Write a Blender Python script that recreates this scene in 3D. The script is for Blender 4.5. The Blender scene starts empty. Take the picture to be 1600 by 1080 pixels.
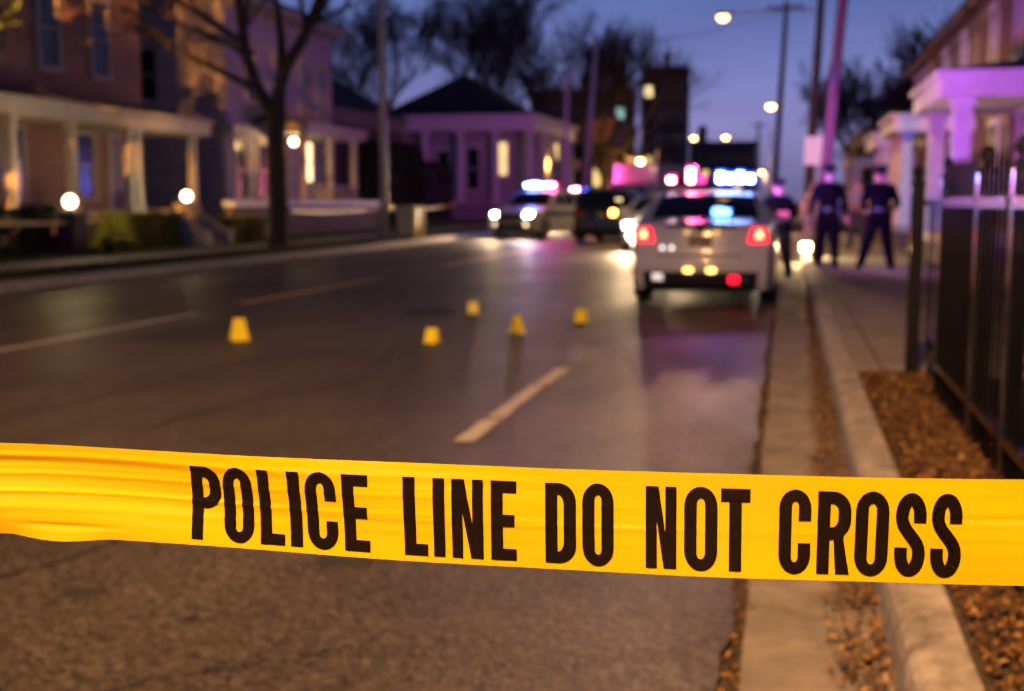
import bpy, bmesh, math, random
from mathutils import Vector, Matrix, noise
random.seed(7)
PI = math.pi
R_ = math.radians
scene = bpy.context.scene
C = scene.collection

# ------------------------------------------------------------------ camera, sky, exposure
FPX = 1850.0
CAM_H = 1.35
PITCH = math.atan(225 / FPX)
YAW = math.atan(430 / math.hypot(FPX, 225))
cam_d = bpy.data.cameras.new('camera')
cam = bpy.data.objects.new('camera', cam_d)
C.objects.link(cam)
cam.location = (0, 0, CAM_H)
cam.rotation_euler = (PI / 2 - PITCH, 0, YAW)
cam_d.sensor_width = 36.0
cam_d.lens = FPX / 1600 * 36
cam_d.clip_start = 0.05
cam_d.clip_end = 3000
cam_d.dof.use_dof = True
cam_d.dof.focus_distance = 0.91
cam_d.dof.aperture_fstop = 6.2
scene.camera = cam

world = bpy.data.worlds.new('World')
scene.world = world
world.use_nodes = True
wn = world.node_tree
bg = wn.nodes['Background']
# dusk sky: a faint physical twilight plus the blue dome that stays after sunset
sky = wn.nodes.new('ShaderNodeTexSky')
sky.sky_type = 'NISHITA'
sky.sun_disc = False
sky.sun_elevation = R_(-2.0)
sky.sun_rotation = R_(200)
sky.ozone_density = 4.0
tc = wn.nodes.new('ShaderNodeTexCoord')
sx = wn.nodes.new('ShaderNodeSeparateXYZ')
wn.links.new(tc.outputs['Generated'], sx.inputs[0])
ramp = wn.nodes.new('ShaderNodeValToRGB')
els = ramp.color_ramp.elements
els[0].position = 0.0
els[0].color = (0.17, 0.15, 0.33, 1)
els[1].position = 1.0
els[1].color = (0.003, 0.005, 0.02, 1)
for pos, col in ((0.05, (0.29, 0.26, 0.56)), (0.11, (0.19, 0.225, 0.54)), (0.17, (0.11, 0.165, 0.44)), (0.3, (0.012, 0.022, 0.08))):
    e = els.new(pos)
    e.color = (*col, 1)
wn.links.new(sx.outputs[2], ramp.inputs[0])
cmap = wn.nodes.new('ShaderNodeMapping')
cmap.inputs['Scale'].default_value = (2.2, 2.2, 9)
wn.links.new(tc.outputs['Generated'], cmap.inputs[0])
cn = wn.nodes.new('ShaderNodeTexNoise')
cn.inputs['Scale'].default_value = 1.6
cn.inputs['Detail'].default_value = 5
wn.links.new(cmap.outputs[0], cn.inputs['Vector'])
cr = wn.nodes.new('ShaderNodeMapRange')
cr.inputs[1].default_value, cr.inputs[2].default_value = 0.35, 0.7
cr.inputs[3].default_value, cr.inputs[4].default_value = 0.86, 1.18
wn.links.new(cn.outputs['Fac'], cr.inputs[0])
cs = wn.nodes.new('ShaderNodeVectorMath')
cs.operation = 'SCALE'
wn.links.new(ramp.outputs[0], cs.inputs[0])
wn.links.new(cr.outputs[0], cs.inputs['Scale'])
sk2 = wn.nodes.new('ShaderNodeVectorMath')
sk2.operation = 'SCALE'
sk2.inputs['Scale'].default_value = 0.1
wn.links.new(sky.outputs[0], sk2.inputs[0])
ad = wn.nodes.new('ShaderNodeVectorMath')
wn.links.new(cs.outputs[0], ad.inputs[0])
wn.links.new(sk2.outputs[0], ad.inputs[1])
wn.links.new(ad.outputs[0], bg.inputs[0])
bg.inputs[1].default_value = 1.0

vs = scene.view_settings
vs.view_transform = 'Standard'
vs.look = 'None'
vs.exposure = -0.2
vs.gamma = 1.0
vs.use_curve_mapping = False
scene.render.engine = 'CYCLES'
cy = scene.cycles
cy.use_denoising = True
cy.max_bounces = 6
cy.diffuse_bounces = 2
cy.glossy_bounces = 3
cy.transmission_bounces = 4
cy.volume_bounces = 0
cy.transparent_max_bounces = 6
cy.sample_clamp_indirect = 2.0
cy.use_adaptive_sampling = True
cy.adaptive_threshold = 0.04
try:
    cy.volume_step_rate = 4.0
    cy.use_light_tree = True
except Exception:
    pass
HAZE = 0.0

# ------------------------------------------------------------------ camera-geometry helpers for measuring places
_cf = Vector((-math.sin(YAW) * math.cos(PITCH), math.cos(YAW) * math.cos(PITCH), -math.sin(PITCH)))
_cr = Vector((math.cos(YAW), math.sin(YAW), 0))
_cu = _cr.cross(_cf)


def ray(px, py):
    return _cf + _cr * ((px - 800) / FPX) - _cu * ((py - 540) / FPX)


def at_depth(px, py, d):
    return Vector((0, 0, CAM_H)) + ray(px, py) * d


def bend(y):
    t = max(0.0, y - 30)
    return -math.tan(R_(1.6)) * (t * t / (t + 8.0) if t > 0 else 0)


# ------------------------------------------------------------------ materials
MATS = {}


def nodes_of(name):
    m = bpy.data.materials.new(name)
    m.use_nodes = True
    nt = m.node_tree
    return m, nt, nt.nodes['Principled BSDF']


def mat(name, col, rough=0.7, metal=0.0, var=0.0, vscale=6.0, bump=0.0, bscale=40.0, coat=0.0, spec=0.5, stretch=(1, 1, 1), coords='pos'):
    if name in MATS:
        return MATS[name]
    m, nt, p = nodes_of(name)
    p.inputs['Base Color'].default_value = (*col, 1)
    p.inputs['Roughness'].default_value = rough
    p.inputs['Metallic'].default_value = metal
    p.inputs['Specular IOR Level'].default_value = spec
    if coat:
        p.inputs['Coat Weight'].default_value = coat
        p.inputs['Coat Roughness'].default_value = 0.08
    if var or bump:
        if coords == 'pos':
            g = nt.nodes.new('ShaderNodeNewGeometry')
            vec = g.outputs['Position']
        else:
            g = nt.nodes.new('ShaderNodeTexCoord')
            vec = g.outputs['Object']
        mp = nt.nodes.new('ShaderNodeMapping')
        mp.inputs['Scale'].default_value = stretch
        nt.links.new(vec, mp.inputs['Vector'])
        vec = mp.outputs['Vector']
    if var:
        n = nt.nodes.new('ShaderNodeTexNoise')
        n.inputs['Scale'].default_value = vscale
        n.inputs['Detail'].default_value = 6
        n.inputs['Roughness'].default_value = 0.65
        nt.links.new(vec, n.inputs['Vector'])
        r = nt.nodes.new('ShaderNodeValToRGB')
        r.color_ramp.elements[0].position = 0.3
        r.color_ramp.elements[1].position = 0.7
        r.color_ramp.elements[0].color = (*[c * (1 - var) for c in col], 1)
        r.color_ramp.elements[1].color = (*[min(1, c * (1 + var)) for c in col], 1)
        nt.links.new(n.outputs['Fac'], r.inputs['Fac'])
        nt.links.new(r.outputs['Color'], p.inputs['Base Color'])
    if bump:
        n2 = nt.nodes.new('ShaderNodeTexNoise')
        n2.inputs['Scale'].default_value = bscale
        n2.inputs['Detail'].default_value = 5
        nt.links.new(vec, n2.inputs['Vector'])
        b = nt.nodes.new('ShaderNodeBump')
        b.inputs['Strength'].default_value = bump
        b.inputs['Distance'].default_value = 0.01
        nt.links.new(n2.outputs['Fac'], b.inputs['Height'])
        nt.links.new(b.outputs['Normal'], p.inputs['Normal'])
    MATS[name] = m
    return m


def emit(name, col, strength):
    if name in MATS:
        return MATS[name]
    m, nt, p = nodes_of(name)
    p.inputs['Base Color'].default_value = (*[min(0.8, c) for c in col], 1)
    p.inputs['Roughness'].default_value = 0.3
    p.inputs['Emission Color'].default_value = (*col, 1)
    p.inputs['Emission Strength'].default_value = strength
    MATS[name] = m
    return m


def brick(name, c1, c2, mortar, scale=1.0):
    m, nt, p = nodes_of(name)
    g = nt.nodes.new('ShaderNodeNewGeometry')
    s = nt.nodes.new('ShaderNodeSeparateXYZ')
    nt.links.new(g.outputs['Position'], s.inputs[0])
    a = nt.nodes.new('ShaderNodeMath')
    a.operation = 'ADD'
    nt.links.new(s.outputs[0], a.inputs[0])
    nt.links.new(s.outputs[1], a.inputs[1])
    c = nt.nodes.new('ShaderNodeCombineXYZ')
    nt.links.new(a.outputs[0], c.inputs[0])
    nt.links.new(s.outputs[2], c.inputs[1])
    b = nt.nodes.new('ShaderNodeTexBrick')
    b.inputs['Color1'].default_value = (*c1, 1)
    b.inputs['Color2'].default_value = (*c2, 1)
    b.inputs['Mortar'].default_value = (*mortar, 1)
    b.inputs['Scale'].default_value = scale
    b.inputs['Brick Width'].default_value = 0.22
    b.inputs['Row Height'].default_value = 0.075
    b.inputs['Mortar Size'].default_value = 0.008
    nt.links.new(c.outputs[0], b.inputs['Vector'])
    n = nt.nodes.new('ShaderNodeTexNoise')
    n.inputs['Scale'].default_value = 1.3
    n.inputs['Detail'].default_value = 5
    nt.links.new(g.outputs['Position'], n.inputs['Vector'])
    mr = nt.nodes.new('ShaderNodeMapRange')
    mr.inputs['To Min'].default_value = 0.7
    mr.inputs['To Max'].default_value = 1.25
    nt.links.new(n.outputs['Fac'], mr.inputs[0])
    mx = nt.nodes.new('ShaderNodeVectorMath')
    mx.operation = 'SCALE'
    nt.links.new(b.outputs['Color'], mx.inputs[0])
    nt.links.new(mr.outputs[0], mx.inputs['Scale'])
    nt.links.new(mx.outputs[0], p.inputs['Base Color'])
    bp = nt.nodes.new('ShaderNodeBump')
    bp.inputs['Strength'].default_value = 0.5
    bp.inputs['Distance'].default_value = 0.008
    bp.invert = True
    nt.links.new(b.outputs['Fac'], bp.inputs['Height'])
    nt.links.new(bp.outputs[0], p.inputs['Normal'])
    p.inputs['Roughness'].default_value = 0.85
    MATS[name] = m
    return m


def asphalt():
    m, nt, p = nodes_of('asphalt')
    L = nt.links.new
    g = nt.nodes.new('ShaderNodeNewGeometry')
    pos = g.outputs['Position']

    def tex(scale, detail=6, rough=0.6, stretch=None):
        n = nt.nodes.new('ShaderNodeTexNoise')
        n.inputs['Scale'].default_value = scale
        n.inputs['Detail'].default_value = detail
        n.inputs['Roughness'].default_value = rough
        if stretch:
            mp = nt.nodes.new('ShaderNodeMapping')
            mp.inputs['Scale'].default_value = stretch
            L(pos, mp.inputs[0])
            L(mp.outputs[0], n.inputs['Vector'])
        else:
            L(pos, n.inputs['Vector'])
        return n.outputs['Fac']

    def mrange(v, a, b, c, d):
        r = nt.nodes.new('ShaderNodeMapRange')
        for i, x in enumerate((a, b, c, d)):
            r.inputs[1 + i].default_value = x
        L(v, r.inputs[0])
        return r.outputs[0]

    def mul(a, b):
        k = nt.nodes.new('ShaderNodeMath')
        k.operation = 'MULTIPLY'
        L(a, k.inputs[0])
        L(b, k.inputs[1])
        return k.outputs[0]
    vor = nt.nodes.new('ShaderNodeTexVoronoi')
    vor.inputs['Scale'].default_value = 75
    L(pos, vor.inputs['Vector'])
    sep = nt.nodes.new('ShaderNodeSeparateColor')
    L(vor.outputs['Color'], sep.inputs[0])
    agg = mrange(sep.outputs[0], 0, 1, 0.3, 1.9)
    patch = mrange(tex(0.55, 7, 0.62), 0.3, 0.7, 0.55, 1.35)
    track = mrange(tex(0.5, 4, 0.6, (2.4, 0.12, 1)), 0.3, 0.7, 0.8, 1.2)
    # small dark oil spots
    sp = nt.nodes.new('ShaderNodeTexVoronoi')
    sp.inputs['Scale'].default_value = 2.3
    L(pos, sp.inputs['Vector'])
    spot = mrange(sp.outputs['Distance'], 0.03, 0.09, 0.35, 1.0)
    clump = mrange(tex(26, 4, 0.7), 0.32, 0.68, 0.45, 1.6)
    v = mul(mul(mul(agg, clump), patch), mul(track, spot))
    base = nt.nodes.new('ShaderNodeVectorMath')
    base.operation = 'SCALE'
    base.inputs[0].default_value = (0.058, 0.048, 0.041)
    L(v, base.inputs['Scale'])
    L(base.outputs[0], p.inputs['Base Color'])
    L(mrange(tex(0.8, 5, 0.6, (1.0, 0.35, 1)), 0.3, 0.7, 0.42, 0.62), p.inputs['Roughness'])
    p.inputs['Specular IOR Level'].default_value = 0.32
    bp = nt.nodes.new('ShaderNodeBump')
    bp.inputs['Strength'].default_value = 0.9
    bp.inputs['Distance'].default_value = 0.006
    L(vor.outputs['Distance'], bp.inputs['Height'])
    b2 = nt.nodes.new('ShaderNodeBump')
    b2.inputs['Strength'].default_value = 0.35
    b2.inputs['Distance'].default_value = 0.02
    L(tex(9, 5), b2.inputs['Height'])
    L(bp.outputs[0], b2.inputs['Normal'])
    L(b2.outputs[0], p.inputs['Normal'])
    MATS['asphalt'] = m
    return m


def tape_mat():
    m, nt, p = nodes_of('yellow_plastic')
    L = nt.links.new
    p.inputs['Base Color'].default_value = (0.85, 0.54, 0.004, 1)
    p.inputs['Roughness'].default_value = 0.13
    p.inputs['Specular IOR Level'].default_value = 0.6
    tr = nt.nodes.new('ShaderNodeBsdfTranslucent')
    tr.inputs['Color'].default_value = (0.9, 0.56, 0.005, 1)
    mx = nt.nodes.new('ShaderNodeMixShader')
    mx.inputs[0].default_value = 0.22
    out = nt.nodes['Material Output']
    L(p.outputs[0], mx.inputs[1])
    L(tr.outputs[0], mx.inputs[2])
    L(mx.outputs[0], out.inputs[0])
    tc = nt.nodes.new('ShaderNodeTexCoord')
    mp = nt.nodes.new('ShaderNodeMapping')
    mp.inputs['Scale'].default_value = (6, 6, 60)
    L(tc.outputs['Object'], mp.inputs[0])
    n = nt.nodes.new('ShaderNodeTexNoise')
    n.inputs['Scale'].default_value = 1.0
    n.inputs['Detail'].default_value = 4
    L(mp.outputs[0], n.inputs['Vector'])
    b = nt.nodes.new('ShaderNodeBump')
    b.inputs['Strength'].default_value = 0.25
    b.inputs['Distance'].default_value = 0.003
    L(n.outputs['Fac'], b.inputs['Height'])
    L(b.outputs[0], p.inputs['Normal'])
    MATS['tape'] = m
    return m


M_ASPH = asphalt()
M_CONC = mat('concrete', (0.2, 0.18, 0.168), 0.85, var=0.45, vscale=3.0, bump=0.5, bscale=60)
M_CONC2 = mat('kerb_concrete', (0.27, 0.25, 0.24), 0.85, var=0.6, vscale=9, bump=1.0, bscale=38)
M_SOIL = mat('soil', (0.05, 0.035, 0.022), 0.95, var=0.4, vscale=9, bump=0.8, bscale=25)
M_LAWN = mat('lawn_earth', (0.045, 0.05, 0.02), 0.95, var=0.5, vscale=3, bump=0.8, bscale=20)
M_WHITEP = mat('road_paint_white', (0.5, 0.46, 0.42), 0.6, var=0.35, vscale=14)
M_YELP = mat('road_paint_yellow', (0.75, 0.4, 0.06), 0.6, var=0.3, vscale=14)
M_TAR = mat('tar', (0.012, 0.011, 0.011), 0.5, var=0.3, vscale=20)
M_BLACK = mat('black_metal', (0.01, 0.01, 0.013), 0.2, metal=0.0, spec=0.5, var=0.2, vscale=30)
M_BLACK2 = mat('black_picket_paint', (0.003, 0.003, 0.005), 0.4, spec=0.08)
M_TRIM = mat('white_trim', (0.62, 0.6, 0.58), 0.55, var=0.12, vscale=2.5)
M_TRIM2 = mat('cream_trim', (0.4, 0.35, 0.29), 0.6, var=0.15, vscale=2.5)
M_TRIM3 = mat('brown_trim', (0.26, 0.17, 0.11), 0.65, var=0.2, vscale=2.5)
M_BRICK1 = brick('brick_orange', (0.32, 0.14, 0.075), (0.25, 0.1, 0.055), (0.3, 0.26, 0.22))
M_BRICK2 = brick('brick_dark', (0.12, 0.06, 0.05), (0.09, 0.045, 0.04), (0.14, 0.12, 0.11))
M_BRICK4 = brick('brick_far', (0.17, 0.07, 0.065), (0.13, 0.05, 0.05), (0.15, 0.12, 0.12))
M_BRICK3 = brick('brick_red', (0.3, 0.11, 0.075), (0.22, 0.08, 0.06), (0.3, 0.25, 0.22))
M_STUCCO = mat('painted_siding', (0.36, 0.31, 0.33), 0.8, var=0.2, vscale=1.2, bump=0.4, bscale=12, stretch=(1, 1, 9))
M_BUFF = mat('buff_siding', (0.42, 0.33, 0.2), 0.8, var=0.2, vscale=1.2, bump=0.4, bscale=12, stretch=(1, 1, 9))
M_ROOF = mat('shingle_dark', (0.035, 0.033, 0.036), 0.9, var=0.4, vscale=5, bump=0.6, bscale=18)
M_GLASS = mat('window_glass', (0.012, 0.014, 0.02), 0.22, spec=0.5, var=0.3, vscale=0.8)
M_DARKWOOD = mat('dark_door', (0.08, 0.035, 0.025), 0.5, var=0.2, vscale=10)
M_WARMWIN = emit('lit_window_warm', (1.0, 0.66, 0.25), 1.5)
M_WARMWIN2 = emit('lit_window_bright', (1.0, 0.75, 0.36), 3.0)
M_COOLWIN = emit('lit_window_cool', (0.55, 0.95, 0.85), 0.9)
M_BARK = mat('bark', (0.045, 0.033, 0.028), 0.95, var=0.4, vscale=12, bump=1.0, bscale=18, stretch=(2, 2, 0.5))
M_TWIG = mat('twig', (0.04, 0.032, 0.032), 0.95)
M_POLEW = mat('weathered_pole_wood', (0.12, 0.085, 0.07), 0.85, var=0.3, vscale=8, bump=0.6, bscale=14, stretch=(3, 3, 0.3))
M_STEELP = mat('galvanised_pole', (0.5, 0.46, 0.46), 0.55, metal=0.0, var=0.12, vscale=8)
M_WIRE = mat('cable_black', (0.02, 0.02, 0.02), 0.7)
M_LAMPHOUS = mat('lamp_housing', (0.12, 0.12, 0.12), 0.6, metal=0.4)
M_SODIUM = emit('sodium_lens', (1.0, 0.48, 0.12), 34.0)
M_GLOBE = emit('globe_glass_lit', (1.0, 0.84, 0.55), 14.0)
M_RUBBER = mat('tyre_rubber', (0.014, 0.014, 0.014), 0.85, bump=0.4, bscale=90, coords='obj')
M_RIM = mat('alloy_rim', (0.32, 0.32, 0.34), 0.35, metal=0.8)
M_WPAINT = mat('white_car_paint', (0.72, 0.71, 0.72), 0.28, coat=0.6)
M_DPAINT = mat('dark_car_paint', (0.02, 0.02, 0.024), 0.25, coat=0.8)
M_SPAINT = mat('silver_car_paint', (0.4, 0.4, 0.42), 0.3, coat=0.6, metal=0.3)
M_AUTOGLASS = mat('car_glass', (0.01, 0.012, 0.016), 0.05, spec=0.8)
M_BLKPLASTIC = mat('black_plastic', (0.02, 0.02, 0.022), 0.5)
M_CHROME = mat('chrome', (0.6, 0.6, 0.62), 0.12, metal=1.0)
M_HEAD = emit('headlight_lit', (1.0, 0.86, 0.6), 90.0)
M_TAIL = emit('tail_lamp_lit', (1.0, 0.004, 0.02), 6.0)
M_TAILCORE = emit('tail_lamp_core', (1.0, 0.45, 0.16), 5.0)
M_TAILOFF = mat('tail_lamp_red', (0.35, 0.01, 0.01), 0.2, coat=0.5)
M_AMBER = emit('amber_reflection', (1.0, 0.5, 0.1), 9.0)
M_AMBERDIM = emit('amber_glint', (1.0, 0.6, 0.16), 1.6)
M_REDL = emit('flasher_red', (1.0, 0.2, 0.35), 95.0)
M_BLUEL = emit('flasher_blue', (0.25, 0.4, 1.0), 95.0)
M_WHITEL = emit('flasher_white', (1.0, 0.7, 0.9), 45.0)
M_REDDIM = emit('flasher_red_low', (1.0, 0.05, 0.3), 3.0)
M_BLUEDIM = emit('flasher_blue_low', (0.1, 0.2, 1.0), 8.0)
M_REDGLOW = emit('flasher_lens_red', (1.0, 0.0, 0.2), 4.0)
M_BLUEGLOW = emit('flasher_lens_blue', (0.01, 0.06, 1.0), 5.0)
M_PLATE = mat('licence_plate', (0.4, 0.3, 0.16), 0.5)
M_STRIPE = mat('door_stripe_blue', (0.02, 0.03, 0.16), 0.4)
M_SIGN = mat('sign_face', (0.75, 0.73, 0.72), 0.5)
M_MARKER = mat('marker_yellow', (0.82, 0.7, 0.01), 0.4)
M_MARKPRINT = mat('marker_print', (0.14, 0.08, 0.01), 0.5)
M_NAVY = mat('uniform_navy', (0.0018, 0.002, 0.004), 0.9, spec=0.08, var=0.25, vscale=20)
M_SKIN = mat('skin', (0.42, 0.24, 0.17), 0.55)
M_HAIR = mat('hair_dark', (0.02, 0.014, 0.01), 0.6)
M_GREYCL = mat('grey_cloth', (0.16, 0.16, 0.18), 0.9)
M_TANCL = mat('tan_cloth', (0.25, 0.17, 0.12), 0.9)
M_JEAN = mat('jeans', (0.03, 0.035, 0.06), 0.9)
M_LEATHER = mat('black_leather', (0.012, 0.012, 0.012), 0.35)
M_LEAFA = mat('leaf_ochre', (0.2, 0.095, 0.02), 0.75, var=0.55, vscale=23)
M_LEAFB = mat('leaf_brown', (0.06, 0.028, 0.012), 0.85, var=0.4, vscale=23)
M_LEAFC = mat('leaf_tan', (0.32, 0.19, 0.07), 0.75, var=0.35, vscale=23)
M_GRASS = mat('grass_blade', (0.075, 0.075, 0.02), 0.9, var=0.4, vscale=7)
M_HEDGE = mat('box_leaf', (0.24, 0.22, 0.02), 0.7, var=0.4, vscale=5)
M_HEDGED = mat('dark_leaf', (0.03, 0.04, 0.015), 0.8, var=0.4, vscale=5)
M_TAPE = tape_mat()
M_INK = mat('tape_print', (0.007, 0.004, 0.003), 0.3, var=0.2, vscale=60, spec=0.25)
M_STONE = mat('pale_stone', (0.36, 0.31, 0.28), 0.85, var=0.25, vscale=4, bump=0.5, bscale=20)
M_BIN = mat('bin_plastic', (0.3, 0.29, 0.31), 0.6, var=0.1)
M_BOLL = mat('bollard_yellow', (0.85, 0.6, 0.1), 0.6, var=0.15, vscale=9)
M_REDBOX = mat('dark_red_paint', (0.1, 0.015, 0.02), 0.5)
M_LTAPE = mat('barrier_tape_far', (0.6, 0.4, 0.08), 0.45)


# ------------------------------------------------------------------ mesh builder
class MB:
    def __init__(self, T=None):
        self.v = []
        self.f = []
        self.T = T

    def add(self, vs_, fs):
        o = len(self.v)
        self.v += [Vector(self.T(*v)) if self.T else Vector(v) for v in vs_]
        self.f += [tuple(i + o for i in f) for f in fs]
        return self

    def box(self, x0, x1, y0, y1, z0, z1):
        return self.add([(x0, y0, z0), (x1, y0, z0), (x1, y1, z0), (x0, y1, z0), (x0, y0, z1), (x1, y0, z1), (x1, y1, z1), (x0, y1, z1)],
                        [(0, 3, 2, 1), (4, 5, 6, 7), (0, 1, 5, 4), (1, 2, 6, 5), (2, 3, 7, 6), (3, 0, 4, 7)])

    def tube(self, pts, radii, n=8, cap=True):
        pts = [Vector(p) for p in pts]
        vs_, fs = [], []
        up = None
        for i, p in enumerate(pts):
            d = (pts[min(i + 1, len(pts) - 1)] - pts[max(i - 1, 0)])
            if d.length < 1e-9:
                d = Vector((0, 0, 1))
            d.normalize()
            if up is None:
                up = Vector((0, 0, 1)) if abs(d.z) < 0.9 else Vector((1, 0, 0))
            a = d.cross(up)
            if a.length < 1e-6:
                a = d.cross(Vector((0, 1, 0)))
            a.normalize()
            b = a.cross(d)
            up = b
            r = radii[i] if isinstance(radii, (list, tuple)) else radii
            for k in range(n):
                t = 2 * PI * k / n
                vs_.append(p + a * (r * math.cos(t)) + b * (r * math.sin(t)))
        for i in range(len(pts) - 1):
            for k in range(n):
                fs.append((i * n + k, i * n + (k + 1) % n, (i + 1) * n + (k + 1) % n, (i + 1) * n + k))
        if cap:
            fs.append(tuple(range(n - 1, -1, -1)))
            fs.append(tuple((len(pts) - 1) * n + k for k in range(n)))
        return self.add(vs_, fs)

    def lathe(self, prof, c=(0, 0, 0), n=16):
        vs_, fs = [], []
        for r, z in prof:
            for k in range(n):
                t = 2 * PI * k / n
                vs_.append((c[0] + r * math.cos(t), c[1] + r * math.sin(t), c[2] + z))
        m = len(prof)
        for i in range(m - 1):
            for k in range(n):
                fs.append((i * n + k, i * n + (k + 1) % n, (i + 1) * n + (k + 1) % n, (i + 1) * n + k))
        fs.append(tuple(range(n - 1, -1, -1)))
        fs.append(tuple((m - 1) * n + k for k in range(n)))
        return self.add(vs_, fs)

    def sphere(self, c, r, n=14, sz=1.0):
        prof = [(max(1e-3, r * math.sin(PI * i / n)), -r * sz * math.cos(PI * i / n)) for i in range(n + 1)]
        return self.lathe(prof, c, n + 2)

    def prism(self, poly, a0, a1, axis='y'):
        """poly of 2-D points extruded between a0 and a1 along an axis"""
        n = len(poly)

        def P(p, a):
            return {'y': (p[0], a, p[1]), 'x': (a, p[0], p[1]), 'z': (p[0], p[1], a)}[axis]
        vs_ = [P(p, a0) for p in poly] + [P(p, a1) for p in poly]
        fs = [tuple(range(n)), tuple(range(2 * n - 1, n - 1, -1))]
        for i in range(n):
            j = (i + 1) % n
            fs.append((i, i + n, j + n, j))
        return self.add(vs_, fs)

    def build(self, name, m, parent=None, smooth=False, bevel=0.0, fix=True):
        me = bpy.data.meshes.new(name)
        org = parent['_o'] if parent is not None and '_o' in parent else None
        ov = Vector(org) if org is not None else Vector((0, 0, 0))
        me.from_pydata([v - ov for v in self.v], [], self.f)
        if fix:
            bm = bmesh.new()
            bm.from_mesh(me)
            bmesh.ops.recalc_face_normals(bm, faces=bm.faces)
            if bevel:
                bmesh.ops.bevel(bm, geom=list(bm.edges), offset=bevel, segments=2, affect='EDGES', profile=0.6)
            bm.to_mesh(me)
            bm.free()
        if isinstance(m, (list, tuple)):
            for q in m:
                me.materials.append(q)
        else:
            me.materials.append(m)
        if smooth:
            for p in me.polygons:
                p.use_smooth = True
        o = bpy.data.objects.new(name, me)
        C.objects.link(o)
        if parent is not None:
            o.parent = parent
            if org is not None:
                o['_o'] = org
        return o


ALL_TMP = []


def thing(name, label, cat, loc=(0, 0, 0), group=None, rotz=0.0, local=False):
    o = bpy.data.objects.new(name, None)
    C.objects.link(o)
    o.location = loc
    o.rotation_euler = (0, 0, rotz)
    o.empty_display_size = 0.2
    o['label'] = label
    o['category'] = cat
    if group:
        o['group'] = group
    if not local:
        o['_o'] = tuple(loc)
    return o


def tag(o, label, cat, group=None):
    o['label'] = label
    o['category'] = cat
    if group:
        o['group'] = group
    return o


def struct(o, kind='structure'):
    o['kind'] = kind
    return o


def light(kind, name, loc, col, watts, parent=None, radius=0.1, spot=None, blend=0.5, rot=None):
    d = bpy.data.lights.new(name, kind)
    d.color = col
    d.energy = watts
    d.shadow_soft_size = radius
    if kind == 'SPOT':
        d.spot_size = spot
        d.spot_blend = blend
    o = bpy.data.objects.new(name, d)
    C.objects.link(o)
    ov = Vector(parent['_o']) if parent is not None and '_o' in parent else Vector((0, 0, 0))
    o.location = Vector(loc) - ov
    if rot:
        o.rotation_euler = rot
    if parent is not None:
        o.parent = parent
    return o


# ------------------------------------------------------------------ setting
YS = [-14 + 2 * i for i in range(0, 30)] + [46 + 6 * i for i in range(0, 40)]
YS = sorted(set(YS))


def ribbon(name, x0, x1, z0, z1, m, y0, y1, parent=None, jag0=0, jag1=0, step=None, z=None, kind='structure'):
    """a strip along the street between offsets x0..x1 (following the slight bend), solid if z1 > z0"""
    if step is None:
        ys = [y0] + [y for y in YS if y0 < y < y1] + [y1]
    else:
        n = max(1, int((y1 - y0) / step))
        ys = [y0 + (y1 - y0) * i / n for i in range(n + 1)]
    b = MB()
    prof = [(x0, z0), (x0, z1), (x1, z1), (x1, z0)]
    vs_, fs = [], []
    for y in ys:
        bx = bend(y)
        for k, (x, zz) in enumerate(prof):
            j = 0
            if k in (0, 1) and jag0:
                j = jag0 * (noise.noise((y * 3.1, 1.7, 0)) + 0.6 * noise.noise((y * 11, 4.7, 0)))
            if k in (2, 3) and jag1:
                j = jag1 * (noise.noise((y * 3.1, 7.7, 0)) + 0.6 * noise.noise((y * 11, 9.7, 0)))
            vs_.append((x + bx + j, y, zz))
    for i in range(len(ys) - 1):
        for k in range(3):
            fs.append((i * 4 + k, i * 4 + k + 1, i * 4 + 5 + k, i * 4 + 4 + k))
    fs.append((0, 1, 2, 3))
    e = (len(ys) - 1) * 4
    fs.append((e + 3, e + 2, e + 1, e))
    b.add(vs_, fs)
    o = b.build(name, m, parent)
    if parent is None:
        struct(o, kind)
    return o


ground = MB().add([(-400, -60, -0.06), (400, -60, -0.06), (400, 900, -0.06), (-400, 900, -0.06)], [(0, 1, 2, 3)]).build('ground', M_SOIL)
struct(ground)
road = ribbon('road', -11.3, -0.145, -0.05, 0.0, M_ASPH, -12, 250, jag1=0.034, step=0.12)

# painted lines belong to the road
def paint(x, y0, y1, w, m, name='lane_dash'):
    n = max(6, int((y1 - y0) / 0.25))
    vs_, fs = [], []
    for i in range(n + 1):
        y = y0 + (y1 - y0) * i / n
        e = 0.012
        a = noise.noise((y * 5, x, 1)) * e
        c = noise.noise((y * 5, x, 9)) * e
        vs_ += [(x - w / 2 + a + bend(y), y, 0.004), (x + w / 2 + c + bend(y), y, 0.004)]
    for i in range(n):
        fs.append((2 * i, 2 * i + 1, 2 * i + 3, 2 * i + 2))
    return MB().add(vs_, fs).build(name, m, road)


paint(-1.75, 6.36, 7.05, 0.115, M_WHITEP)
paint(-1.75, 7.12, 8.45, 0.11, M_WHITEP)
paint(-1.74, 8.5, 9.40, 0.115, M_WHITEP)
paint(-1.74, 18.5, 21.5, 0.11, M_WHITEP)
paint(-1.74, 30.5, 33.5, 0.11, M_WHITEP)
paint(-6.95, 6.0, 13.1, 0.11, M_WHITEP, 'centre_line')
paint(-7.02, 14.4, 20.1, 0.13, M_YELP, 'centre_line')
paint(-7.02, 24, 34, 0.12, M_YELP, 'centre_line')
paint(-7.02, 40, 60, 0.12, M_YELP, 'centre_line')


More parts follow.
